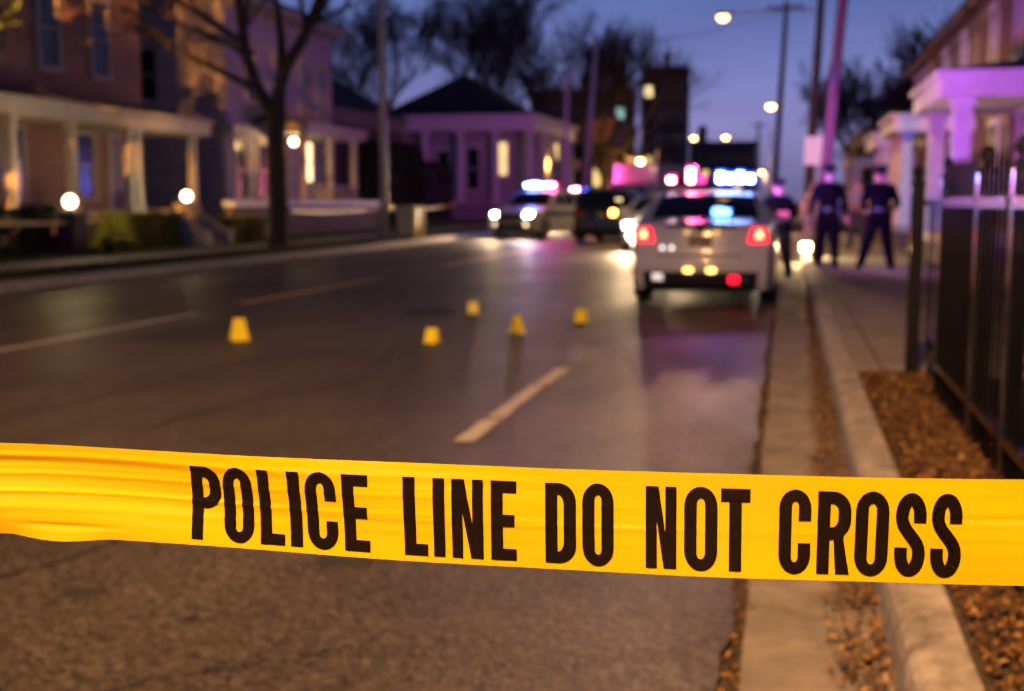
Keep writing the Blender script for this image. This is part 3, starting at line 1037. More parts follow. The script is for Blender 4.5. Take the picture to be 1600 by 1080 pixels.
# ------------------------------------------------------------------ trees
def grow(rnd, segs, p, d, length, r, depth, spread, nchild, min_r, gravity=0.02, tw=None):
    n = 4 if depth > 1 else 3
    pts, rad = [p.copy()], [r]
    for i in range(n):
        d = (d + Vector((rnd.gauss(0, 0.13), rnd.gauss(0, 0.13), rnd.gauss(0, 0.09) + gravity))).normalized()
        p = p + d * (length / n)
        r2 = r * (1 - 0.42 * (i + 1) / n)
        pts.append(p.copy())
        rad.append(r2)
    segs.append((pts, rad, depth))
    if depth == 0:
        return
    for k in range(nchild):
        t = rnd.uniform(0.35, 1.0) if k else 1.0
        i = min(int(t * n), n - 1)
        q = pts[i].lerp(pts[i + 1], t * n - i)
        rr = rad[min(i + 1, n)] * rnd.uniform(0.55, 0.85)
        ax = Vector((rnd.gauss(0, 1), rnd.gauss(0, 1), rnd.gauss(0, 1))).normalized()
        nd = (d + ax * spread * rnd.uniform(0.6, 1.3)).normalized()
        grow(rnd, segs, q, nd, length * rnd.uniform(0.58, 0.82), max(min_r, rr), depth - 1, spread, nchild, min_r, gravity)


def tree_from(segs, root, trunk_depth, org=None):
    tr, cr = MB(), MB()
    for pts, rad, dep in segs:
        if dep >= trunk_depth:
            tr.tube(pts, rad, 10, cap=False)
        else:
            cr.tube(pts, rad, 3 if dep < 2 else 5, cap=False)
    tr.build('trunk', M_BARK, root, smooth=True, fix=False)
    cr.build('crown', M_TWIG, root, smooth=True, fix=False)


# the forked street tree on the left
ft = thing('street_tree', 'dark forked bare tree standing on the left verge before the mauve house', 'tree', (-13.15, 29.4, 0.14))
rnd = random.Random(5)
segs = []
bx, by = -13.15, 29.4
segs.append(([Vector((bx, by, 0.1)), Vector((bx, by, 0.35)), Vector((bx + 0.02, by, 1.6)), Vector((bx - 0.02, by, 3.0)), Vector((bx + 0.03, by, 3.75))], [0.36, 0.27, 0.245, 0.235, 0.26], 9))
limbs = [([(0, 0, 3.55), (-0.5, 0.1, 4.2), (-0.9, 0.2, 5.2), (-1.0, 0.1, 6.5), (-1.0, 0, 8.2)], [0.2, 0.17, 0.15, 0.13, 0.1]),
         ([(0.05, 0, 3.65), (0.12, 0, 4.3), (0.35, 0, 4.9), (0.9, -0.1, 5.6), (1.45, -0.1, 6.8), (1.7, 0, 8.3)], [0.2, 0.17, 0.16, 0.14, 0.12, 0.08]),
         ([(0.2, 0, 4.7), (0.12, 0.2, 5.6), (-0.1, 0.3, 6.9), (0.1, 0.2, 8.5)], [0.13, 0.11, 0.09, 0.06]),
         ([(-0.6, 0.1, 4.3), (-1.5, 0.0, 4.75), (-2.6, -0.2, 5.3), (-3.8, -0.3, 5.9)], [0.1, 0.09, 0.07, 0.04]),
         ([(-0.95, 0.1, 5.5), (-1.8, -0.2, 6.1), (-3.0, -0.5, 6.9), (-4.4, -0.6, 7.6)], [0.1, 0.085, 0.07, 0.04]),
         ([(1.1, -0.1, 5.9), (1.9, 0.2, 6.3), (2.3, 0.3, 7.2)], [0.08, 0.06, 0.03])]
for pts, rad in limbs:
    P = [Vector((bx + a, by + c, z)) for a, c, z in pts]
    segs.append((P, rad, 9))
    for k in range(5):
        i = rnd.randint(len(P) // 2, len(P) - 1)
        d = (P[i] - P[i - 1]).normalized() + Vector((rnd.gauss(0, .5), rnd.gauss(0, .5), rnd.gauss(0.1, .3)))
        grow(rnd, segs, P[i].copy(), d.normalized(), rnd.uniform(1.2, 2.2), rad[i] * 0.6, 3, 0.6, 3, 0.007)
tree_from(segs, ft, 9)


def bare_tree(name, label, x, y, h, seed, nchild=4, depth=5, spread=0.55, r=None, group=None, base=0.15):
    t = thing(name, label, 'tree', (x, y, base), group)
    rn = random.Random(seed)
    s = []
    r = r or h * 0.02
    th = h * 0.2
    s.append(([Vector((x, y, base - 0.1)), Vector((x, y, base + th * 0.5)), Vector((x + 0.1, y, base + th))], [r * 1.25, r, r * 0.9], 9))
    for k in range(4):
        a = 2 * PI * k / 4 + rn.uniform(-.5, .5)
        d = Vector((math.cos(a) * 0.5, math.sin(a) * 0.5, 0.9)).normalized()
        grow(rn, s, Vector((x + 0.1, y, base + th * rn.uniform(0.8, 1.0))), d, h * rn.uniform(0.26, 0.32), r * 0.62, depth, spread, nchild, 0.02, 0.05)
    tree_from(s, t, 4)
    return t


bare_tree('bare_tree', 'tall bare tree whose twigs fill the sky above the dark house', -33.0, 92, 19.5, 11)
bare_tree('bare_tree', 'widest bare tree rising directly behind the columned house roof', -27.0, 103, 22.5, 21)
bare_tree('bare_tree', 'bare tree reaching rightwards over the columned house toward open sky', -21.0, 108, 21.5, 31)
bare_tree('bare_tree', 'rightmost bare tree of the far canopy, before the apartment block', -18.8, 124, 21.0, 37)
bare_tree('bare_tree', 'bare tree rising from the gap right of the mauve house', -31.0, 74, 15.0, 41, depth=4)
bare_tree('small_tree', 'small bare tree lit orange beside the low street lamp', -16.4, 112, 7.5, 51, depth=4, nchild=4)
bare_tree('small_tree', 'small bare tree reddened by flashers below the brick tower', -14.9, 126, 8.0, 61, depth=4, nchild=4)
bare_tree('yard_tree', 'dark twiggy tree behind the far end of the porch row', 7.0, 66, 10.5, 71, depth=5, nchild=4)
bare_tree('yard_tree', 'shorter dark tree right of the leaning pole above the cottage', 4.6, 78, 10.0, 81, depth=5, nchild=4)
bare_tree('yard_tree', 'dark tree overhanging the yellowish row house roof', 9.5, 58, 11.5, 91, depth=5, nchild=4)
def leaf_crown(root, cx, cy, cz, rx, ry, rz, n, leaf, m, seed, clumps=26):
    rn = random.Random(seed)
    o0 = Vector(root['_o'])
    cl = []
    for _ in range(clumps):
        d = Vector((rn.gauss(0, 1), rn.gauss(0, 1), rn.gauss(0, 1))).normalized() * rn.uniform(.35, 1)
        cl.append((cx + d.x * rx, cy + d.y * ry, cz + d.z * rz, rn.uniform(.35, .75)))
    vs_, fs = [], []
    for _ in range(n):
        c = rn.choice(cl)
        P = Vector(c[:3]) + Vector((rn.gauss(0, 1), rn.gauss(0, 1), rn.gauss(0, .8))) * c[3] * .55
        a = Vector((rn.gauss(0, 1), rn.gauss(0, 1), rn.gauss(0, 1))).normalized()
        b_ = a.orthogonal().normalized()
        c2 = a.cross(b_)
        l = leaf * rn.uniform(.6, 1.4)
        o = len(vs_)
        vs_ += [P - b_ * l, P + c2 * l * .6, P + b_ * l, P - c2 * l * .6]
        fs.append((o, o + 1, o + 2, o + 3))
    MB().add(vs_, fs).build('foliage', m, root, fix=False)


# the off-frame tree whose branches throw dapples on the brick house
lt = bare_tree('street_tree', 'dark leafy street tree at far left crossing the brick house', -16.6, 18.2, 10.0, 101, depth=4, nchild=3)
leaf_crown(lt, -16.4, 20.4, 6.3, 1.9, 2.4, 2.0, 1900, .16, M_HEDGED, 7, 20)


def leafy(name, label, cat, x0, x1, y0, y1, z0, z1, n, m, leaf=0.05, seed=3, lumps=7):
    rn = random.Random(seed)
    root = thing(name, label, cat, ((x0 + x1) / 2, (y0 + y1) / 2, z0))
    vs_, fs = [], []
    cs = [(rn.uniform(x0, x1), rn.uniform(y0, y1), rn.uniform(z0 + (z1 - z0) * 0.5, z1), rn.uniform(0.8, 1.15)) for _ in range(lumps)]
    for _ in range(n):
        u, v, w = rn.random(), rn.random(), rn.random()
        f = rn.randint(0, 4)
        if f == 0: u = 0
        if f == 1: u = 1
        if f == 2: v = 0
        if f == 3: v = 1
        if f == 4: w = 1
        x, y, z = x0 + (x1 - x0) * u, y0 + (y1 - y0) * v, z0 + (z1 - z0) * w
        k = noise.noise((x * 2.2, y * 2.2, z * 2.2)) * 0.16
        x += (u - .5) * k * 2 + rn.gauss(0, .03)
        y += (v - .5) * k * 2 + rn.gauss(0, .03)
        z += k * (0.9 if w > 0.5 else 0) + rn.gauss(0, .03) - (0.12 if w == 1 and (u < .12 or u > .88 or v < .05 or v > .95) else 0)
        a = Vector((rn.gauss(0, 1), rn.gauss(0, 1), rn.gauss(0, 1))).normalized()
        b_ = a.orthogonal().normalized()
        c = a.cross(b_)
        l = leaf * rn.uniform(.6, 1.4)
        P = Vector((x, y, z))
        o = len(vs_)
        vs_ += [P - b_ * l, P + c * l * .5, P + b_ * l, P - c * l * .5]
        fs.append((o, o + 1, o + 2, o + 3))
    MB().add(vs_, fs).build('foliage', m, root, fix=False)
    for k in range(max(3, int((y1 - y0) / .5))):
        yy = y0 + (y1 - y0) * (k + .5) / max(3, int((y1 - y0) / .5))
        xm = (x0 + x1) / 2
        MB().tube([(xm, yy, z0 - .05), (xm + rn.gauss(0, .04), yy, z0 + (z1 - z0) * .6)], [.03, .015], 5).build('stem', M_BARK, root)
    return root


leafy('box_hedge', 'yellow-green clipped hedge between brick pier and garden steps', 'hedge', -16.3, -15.5, 25.9, 28.6, 0.2, 1.0, 9000, M_HEDGE, 0.045, 3)
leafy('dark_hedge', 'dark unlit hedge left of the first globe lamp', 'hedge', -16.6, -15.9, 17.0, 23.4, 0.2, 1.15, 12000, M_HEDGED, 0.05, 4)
leafy('round_bush', 'low rounded yellow-green bush left of the forked tree trunk', 'bush', -15.9, -15.2, 31.0, 32.8, 0.2, 0.85, 5000, M_HEDGE, 0.045, 5)
leafy('garden_shrub', 'tiny shrub at the foot of the dark hedge by the pavement', 'bush', -15.3, -14.85, 24.3, 25.1, 0.2, 0.55, 1500, M_HEDGE, 0.04, 6)
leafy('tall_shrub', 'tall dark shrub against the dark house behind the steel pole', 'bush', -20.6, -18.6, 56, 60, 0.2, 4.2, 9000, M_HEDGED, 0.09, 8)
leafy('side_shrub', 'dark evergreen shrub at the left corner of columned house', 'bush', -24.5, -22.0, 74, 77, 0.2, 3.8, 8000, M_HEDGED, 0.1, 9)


# ------------------------------------------------------------------ garden walls, piers, lamps, steps on the left
def pier(label, x, y, top, m, watts):
    t = thing('gate_pier', label, 'pier', (x, y, 0.2), 'globe-lamp piers of the brick house')
    MB().box(x - .24, x + .24, y - .24, y + .24, 0.15, top - .3).build('shaft', m, t)
    MB().box(x - .3, x + .3, y - .3, y + .3, top - .298, top - .2).build('cap', M_STONE, t)
    l = thing('globe_lamp', label.replace('brick pier', 'lit white globe lamp on top of the pier').replace('stone pier', 'lit white globe lamp on top of the pier'), 'lamp', (x, y, top - .2), 'globe lamps on the gate piers')
    MB().lathe([(0.09, 0), (0.07, 0.03), (0.05, 0.06)], (x, y, top - .198), 12).build('collar', M_LAMPHOUS, l)
    MB().sphere((x, y, top), 0.135, 12).build('globe', M_GLOBE, l, smooth=True)
    light('POINT', 'globe_light', (x, y, top), (1, 0.74, 0.35), watts, l, 0.15)


pier('dark brick pier left of the yellow-green hedge', -15.75, 23.95, 1.35, M_BRICK2, 700)
pier('pale stone pier beside the garden steps', -16.6, 30.9, 1.5, M_STONE, 340)

st = thing('garden_steps', 'pale stone garden steps with sloping side walls up from pavement', 'steps', (-15.3, 29.0, 0.15))
for i in range(4):
    MB().box(-14.85 - .3 * (i + 1), -14.85 - .3 * i, 28.75, 29.75, 0.15, 0.30 + .16 * i).build('tread', M_STONE, st)
for yy in (28.5, 29.77):
    MB().prism([(-14.75, 0.15), (-16.1, 0.15), (-16.1, 1.15), (-15.8, 1.15), (-14.95, 0.6), (-14.75, 0.6)], yy, yy + .22, 'y').build('side_wall', M_STONE, st)

gw = thing('garden_wall', 'dark low garden wall with pale coping behind the forked tree', 'wall', (-16.3, 38, 0.2))
MB().box(-16.42, -16.18, 32.9, 46.0, 0.15, 1.2).build('wall_body', M_BRICK2, gw)
for i in range(13):
    MB().box(-16.5, -16.1, 32.9 + i * 1.0 + .01, 33.88 + i * 1.0, 1.202, 1.36).build('coping_stone', M_TRIM, gw)

bn = thing('wheelie_bin', 'pale lidded bin beside the steel pole on the far verge', 'bin', (-12.35, 38.0, 0.15))
MB().add([(-12.62, 37.75, .25), (-12.08, 37.75, .25), (-12.08, 38.3, .25), (-12.62, 38.3, .25), (-12.68, 37.7, 1.1), (-12.02, 37.7, 1.1), (-12.02, 38.36, 1.1), (-12.68, 38.36, 1.1)],
         [(0, 1, 2, 3), (4, 5, 6, 7), (0, 1, 5, 4), (1, 2, 6, 5), (2, 3, 7, 6), (3, 0, 4, 7)]).build('bin_body', M_BIN, bn, bevel=0.03)
MB().prism([(-12.72, 1.103), (-12.0, 1.103), (-12.0, 1.15), (-12.36, 1.22), (-12.72, 1.15)], 37.66, 38.4, 'y').build('lid', M_BIN, bn)
for yy in (38.0,):
    for xx in (-12.6, -12.1):
        MB().tube([(xx - .04, 38.3, .25), (xx + .04, 38.3, .25)], .1, 10).build('wheel', M_RUBBER, bn)
for (xx, lab) in ((-11.98, 'left yellow bollard of the pair beside the pale bin'), (-11.72, 'right yellow bollard of the pair nearest the road')):
    bo = thing('bollard', lab, 'bollard', (xx, 37.6, 0.14), 'yellow bollards at the far kerb')
    MB().lathe([(.085, 0), (.085, .95), (.075, 1.02), (.045, 1.07), (.01, 1.085)], (xx, 37.6, .14), 14).build('post', M_BOLL, bo, smooth=True)
    MB().lathe([(.088, .78), (.088, .88)], (xx, 37.6, .14), 14).build('reflective_band', M_SIGN, bo)


# ------------------------------------------------------------------ poles, street lamps, cables
M_SODIUM2 = emit('sodium_lens_near', (1.0, 0.52, 0.15), 12.0)


def lamp_head(t, x, y, z, dx, m=M_SODIUM):
    m = M_SODIUM2 if y < 60 else m
    s = 1 if dx >= 0 else -1
    MB().add([(x - .38 * s, y - .1, z + .02), (x + .2 * s, y - .17, z), (x + .2 * s, y + .17, z), (x - .38 * s, y + .1, z + .02), (x - .38 * s, y - .06, z + .12), (x + .16 * s, y - .1, z + .17), (x + .16 * s, y + .1, z + .17), (x - .38 * s, y + .06, z + .12)],
             [(0, 1, 2, 3), (4, 5, 6, 7), (0, 1, 5, 4), (1, 2, 6, 5), (2, 3, 7, 6), (3, 0, 4, 7)]).build('lamp_housing', M_LAMPHOUS, t, bevel=.02)
    k = 1.35 if y < 60 else 1.9
    MB().lathe([(.02, -.15 * k), (.09 * k, -.135 * k), (.14 * k, -.09 * k), (.16 * k, -.03), (.16 * k, -.004)], (x, y, z), 14).build('lens', m, t, smooth=True)


def street_lamp(label, px, py, top, lx, lz, watts, wood=False, lean=0.0, r=.1, col=(1, .58, .24), spread=165, base=.14, kind='SPOT', tilt=0, aim=None):
    t = thing('street_lamp', label, 'street lamp', (px, py, base), 'street lamps along the road')
    m = M_POLEW if wood else M_STEELP
    MB().tube([(px, py, base - .05), (px + lean * .5, py, base + top * .5), (px + lean, py, top)], [r * 1.3, r * 1.1, r * .8], 12).build('pole', m, t, smooth=True)
    s = 1 if lx > px else -1
    n = 6
    pts = []
    for i in range(n + 1):
        q = i / n
        pts.append((px + lean * .95 + (lx - px - lean * .95 - s * .35) * q, py, lz + .08 + (min(top, lz + .6) - .6 - lz) * (1 - q) + .5 * math.sin(q * PI / 2) * .6 - .3 * q))
    MB().tube(pts, .035, 8).build('arm', M_STEELP, t, smooth=True)
    lamp_head(t, lx, py, lz, lx - px)
    lo = light(kind, 'lamp_light', (lx, py, lz - .34), col, watts, t, .16, spot=R_(spread), blend=.35, rot=(R_(tilt), 0, 0))
    if aim:
        lo.data.shadow_soft_size = .06
        lo.rotation_euler = (Vector(aim) - Vector((lx, py, lz - .34))).to_track_quat('-Z', 'Y').to_euler()
    return t


street_lamp('nearest visible street lamp, high above the road on its long arm', 0.75, 48.5, 12.5, -2.66, 8.6, 6000, tilt=-42, spread=88, wood=True, r=.15, lean=.45)
street_lamp('second street lamp, glowing beside the thin tall pole on the right', 0.2 + bend(97) + .6, 97, 10.5, -1.45, 8.85, 5000)
street_lamp('far right-hand street lamp of the level pair above the patrol car', 1.0 + bend(148), 148, 10, -7.5, 9.15, 5000)
street_lamp('far left-hand street lamp of the level pair above the patrol car', -12.6 + bend(146), 146, 10, -11.2, 9.0, 5000)
street_lamp('low orange street lamp before the brick block on the left pavement', -13.9 + bend(113), 113, 6.2, -13.6, 5.25, 9000, col=(1, .45, .1), kind='POINT')
street_lamp('tiny distant lamp right of the blue flashers', .8 + bend(185), 185, 7, -3.9, 5.85, 2500)
# the lamps of the same row that stand beside and behind the camera
street_lamp('street lamp just behind the viewpoint lighting tape and road', 1.2, -4.2, 9.2, -1.3, 8.6, 15500, col=(1, .5, .18), spread=150)
street_lamp('street lamp off to the left lighting the orange brick house', -12.2, 13.6, 9.0, -13.4, 8.5, 48000, col=(1, .4, .07), aim=(-20.2, 26.5, 4.8), spread=44)


def pole(name, label, x, y, top, r, m, lean=(0, 0), base=.14, arms=()):
    t = thing(name, label, 'pole', (x, y, base))
    MB().tube([(x, y, base - .05), (x + lean[0] * .5, y + lean[1] * .5, base + top / 2), (x + lean[0], y + lean[1], top)], [r * 1.15, r, r * .8], 12).build('shaft', m, t, smooth=True)
    for z, w in arms:
        q = z / top
        MB().box(x + lean[0] * q - w / 2, x + lean[0] * q + w / 2, y - r - .1, y - r - .005, z - .06, z + .06).build('crossarm', M_POLEW, t)
        for k in (-.42, -.2, .2, .42):
            MB().lathe([(.05, 0), (.06, .05), (.03, .12)], (x + lean[0] * q + k * w, y - r - .05, z + .061), 8).build('insulator', M_CHROME, t)
    return t


pole('steel_pole', 'slim pale steel pole on the far verge by the bins', -12.95, 37.4, 12.5, .125, M_STEELP)
lp = pole('utility_pole', 'leaning wooden pole rising beside the officers on the pavement', .60, 24.5, 11.0, .1, M_POLEW, lean=(.75, 0), base=.15)
lamp_head(lp, -1.2, 24.5, 8.4, -1)
MB().tube([(1.15, 24.5, 8.2), (.9, 24.5, 8.6), (0, 24.5, 8.7), (-.85, 24.5, 8.5)], .035, 8).build('arm', M_STEELP, lp, smooth=True)
light('SPOT', 'lamp_light', (-1.2, 24.5, 8.12), (1, .62, .26), 3000, lp, .16, R_(100), .5, rot=(R_(42), 0, R_(-6)))
pole('utility_pole', 'tall thin wooden pole with crossarm beyond the patrol car', -.85, 75, 13.3, .17, M_POLEW, lean=(.5, 0), arms=((12.9, 2.2),))
pole('utility_pole', 'wooden pole on the left pavement leaning past the columned house', -14.2, 84, 12.6, .19, M_STEELP, lean=(.9, 0))
pole('utility_pole', 'shorter thin pole at the corner of the columned house', -14.0, 75.5, 9.6, .15, M_STEELP, lean=(.2, 0), base=.14)
pole('utility_pole', 'very distant pole standing right of the brick tower', -4.0, 165, 12, .2, M_POLEW, arms=((11.5, 2.4),))


def cable(name, label, a, b, sag, r=.018):
    a, b = Vector(a), Vector(b)
    pts = []
    for i in range(17):
        t = i / 16
        p = a.lerp(b, t)
        p.z -= sag * 4 * t * (1 - t)
        pts.append(p)
    o = MB().tube(pts, r, 5).build(name, M_WIRE, None, smooth=True)
    tag(o, label, 'cable')


cable('overhead_cable', 'sagging thick cable above the columned house roof', (-20.6, 60, 11.5), (-13.85, 75.5, 8.2), .5, .05)
cable('overhead_cable', 'thin cable crossing the sky from the crossarm pole', (.3, 75, 13.0), (-13.4, 84, 12.3), .6, .02)
cable('overhead_cable', 'cable between the nearest street lamp pole and crossarm pole', (1.2, 48.5, 12.3), (.3, 75, 13.05), .5, .02)

sg = thing('street_sign', 'pale rectangular sign on a thin post left of the leaning pole', 'sign', (.75, 34.0, .15))
MB().tube([(.75, 34.0, .1), (.75, 34.0, 3.2)], .03, 8).build('post', M_STEELP, sg)
MB().box(.42, 1.07, 33.93, 33.955, 2.35, 3.12).build('panel', M_SIGN, sg, bevel=.006)

# barrier tapes in the distance
def far_tape(label, pts, h=.076):
    vs_, fs = [], []
    for i, p in enumerate(pts):
        vs_ += [(p[0], p[1], p[2] - h / 2), (p[0] + .01, p[1], p[2] + h / 2), ]
    for i in range(len(pts) - 1):
        fs.append((2 * i, 2 * i + 2, 2 * i + 3, 2 * i + 1))
    o = MB().add(vs_, fs).build('barrier_tape', M_LTAPE, None, fix=False)
    tag(o, label, 'tape')


def sagline(a, b, sag, n=12):
    return [tuple(Vector(a).lerp(Vector(b), i / n) - Vector((0, 0, sag * 4 * (i / n) * (1 - i / n)))) for i in range(n + 1)]


far_tape('distant yellow tape stretched along the hedge to the garden steps', sagline((-14.7, 14.5, 1.0), (-16.36, 30.9, .95), .08))
far_tape('distant tape stretched from the forked tree to the steel pole', sagline((-12.9, 29.7, 1.1), (-12.95, 37.27, 1.15), .06))
far_tape('distant tape running on from the steel pole behind the bins', sagline((-12.95, 37.53, 1.15), (-16.0, 57, 1.2), .1))

# added lamp for a bright spot on the pavement edge beyond the patrol car
fl = thing('floodlight', 'small bright floodlight standing on the kerb beyond the patrol car', 'floodlight', (.43, 27.2, .15))
MB().box(.30, .56, 27.12, 27.2, .25, .45).build('housing', M_BLKPLASTIC, fl, bevel=.01)
MB().box(.32, .54, 27.112, 27.118, .27, .43).build('lens', emit('added_flood_lens', (1, .72, .34), 40), fl)
MB().tube([(.28, 27.16, .15), (.28, 27.16, .36), (.295, 27.16, .36)], .012, 6).tube([(.58, 27.16, .15), (.58, 27.16, .36), (.565, 27.16, .36)], .012, 6).build('stand', M_STEELP, fl)
light('SPOT', 'added_flood_spot', (.43, 27.08, .38), (1, .68, .3), 700, fl, .08, spot=R_(150), blend=.5, rot=(R_(82), 0, R_(180)))


# ------------------------------------------------------------------ fence on the right
fn = thing('metal_fence', 'tall black metal picket fence along the leafy verge on the right', 'fence', (.96, 5, .13))
FX = .965
posts = [8.66, 7.82, 6.32, 5.42, 3.6, 1.8, 0.0, -1.8]


def fpost(y, w, top):
    FX = .88 if y > 8.5 else .965
    p = MB().box(FX - w, FX + w, y - w, y + w, .05, top).build('post', M_BLACK, fn, bevel=.004)
    MB().lathe([(w * 1.25, 0), (w * 1.25, .02), (w * .6, .04), (w * .5, .05), (w * .9, .075), (w * .9, .1), (w * .5, .13), (.004, .14)], (FX, y, top + .001), 12).build('finial', M_BLACK, p)


for i, yy in enumerate(posts):
    fpost(yy, .045 if i in (0, 2) else .035, 1.49 if i else 1.46)
pm_cache = None
for a, b_ in zip(posts[1:-1], posts[2:]):
    for z, h in ((1.46, .03), (1.345, .05), (.34, .04)):
        MB().box(FX - .05 + (.03 if z > 1.4 else 0), FX - .012 + (.01 if z > 1.4 else 0), b_ + .047, a - .047, z - h / 2, z + h / 2).build('rail', M_BLACK2 if z > 1.4 else M_BLACK, fn)
    n = int((a - b_) / .122)
    for i in range(1, n):
        yy = b_ + (a - b_) * i / n
        if pm_cache is None:
            pb = MB()
            pb.box(-.008, .008, -.008, .008, .02, 1.46)
            pb.add([(-.008, -.008, 1.46), (.008, -.008, 1.46), (.008, .008, 1.46), (-.008, .008, 1.46), (0, 0, 1.53)], [(0, 1, 4), (1, 2, 4), (2, 3, 4), (3, 0, 4)])
            k = pb.build('picket', M_BLACK2, None)
            pm_cache = k.data
            k.parent = fn
        else:
            k = bpy.data.objects.new('picket', pm_cache)
            C.objects.link(k)
            k.parent = fn
        k.location = (FX - .031 - .96, yy - 5, .08 - .13)
MB().box(FX - .05, FX - .012, 7.86, 8.61, 1.32, 1.36).build('rail', M_BLACK, fn)
for yy in (8.1, 8.35):
    MB().box(FX - .04, FX - .024, yy - .008, yy + .008, .46, 1.319).build('picket', M_BLACK2, fn)
# gate gap: short low rail between the two end posts
MB().box(FX - .015, FX + .015, 7.86, 8.61, .42, .45).build('rail', M_BLACK, fn)
for yy in (8.05, 8.25, 8.45):
    MB().box(FX - .008, FX + .008, yy - .008, yy + .008, .05, .419).build('low_picket', M_BLACK2, fn)
lb = thing('letter_box', 'small dark red box on a thin stake behind the fence gap', 'letter box', (1.12, 8.3, .12))
MB().tube([(1.12, 8.3, .1), (1.12, 8.3, 1.38)], .018, 8).build('stake', M_BLACK, lb)
MB().prism([(1.04, 1.381), (1.2, 1.381), (1.2, 1.56), (1.16, 1.6), (1.08, 1.6), (1.04, 1.56)], 8.2, 8.42, 'y').build('box', M_REDBOX, lb)


# ------------------------------------------------------------------ vehicles
def catmull(P, s):
    n = len(P)
    i = min(max(int(math.floor(s)), 0), n - 2)
    t = s - i
    p0, p1, p2, p3 = P[max(i - 1, 0)], P[i], P[i + 1], P[min(i + 2, n - 1)]
    k = 0.35

    def c(a):
        m1 = (p2[a] - p0[a]) * k
        m2 = (p3[a] - p1[a]) * k
        return (2 * t ** 3 - 3 * t ** 2 + 1) * p1[a] + (t ** 3 - 2 * t ** 2 + t) * m1 + (-2 * t ** 3 + 3 * t ** 2) * p2[a] + (t ** 3 - t ** 2) * m2
    return c(0), c(1)


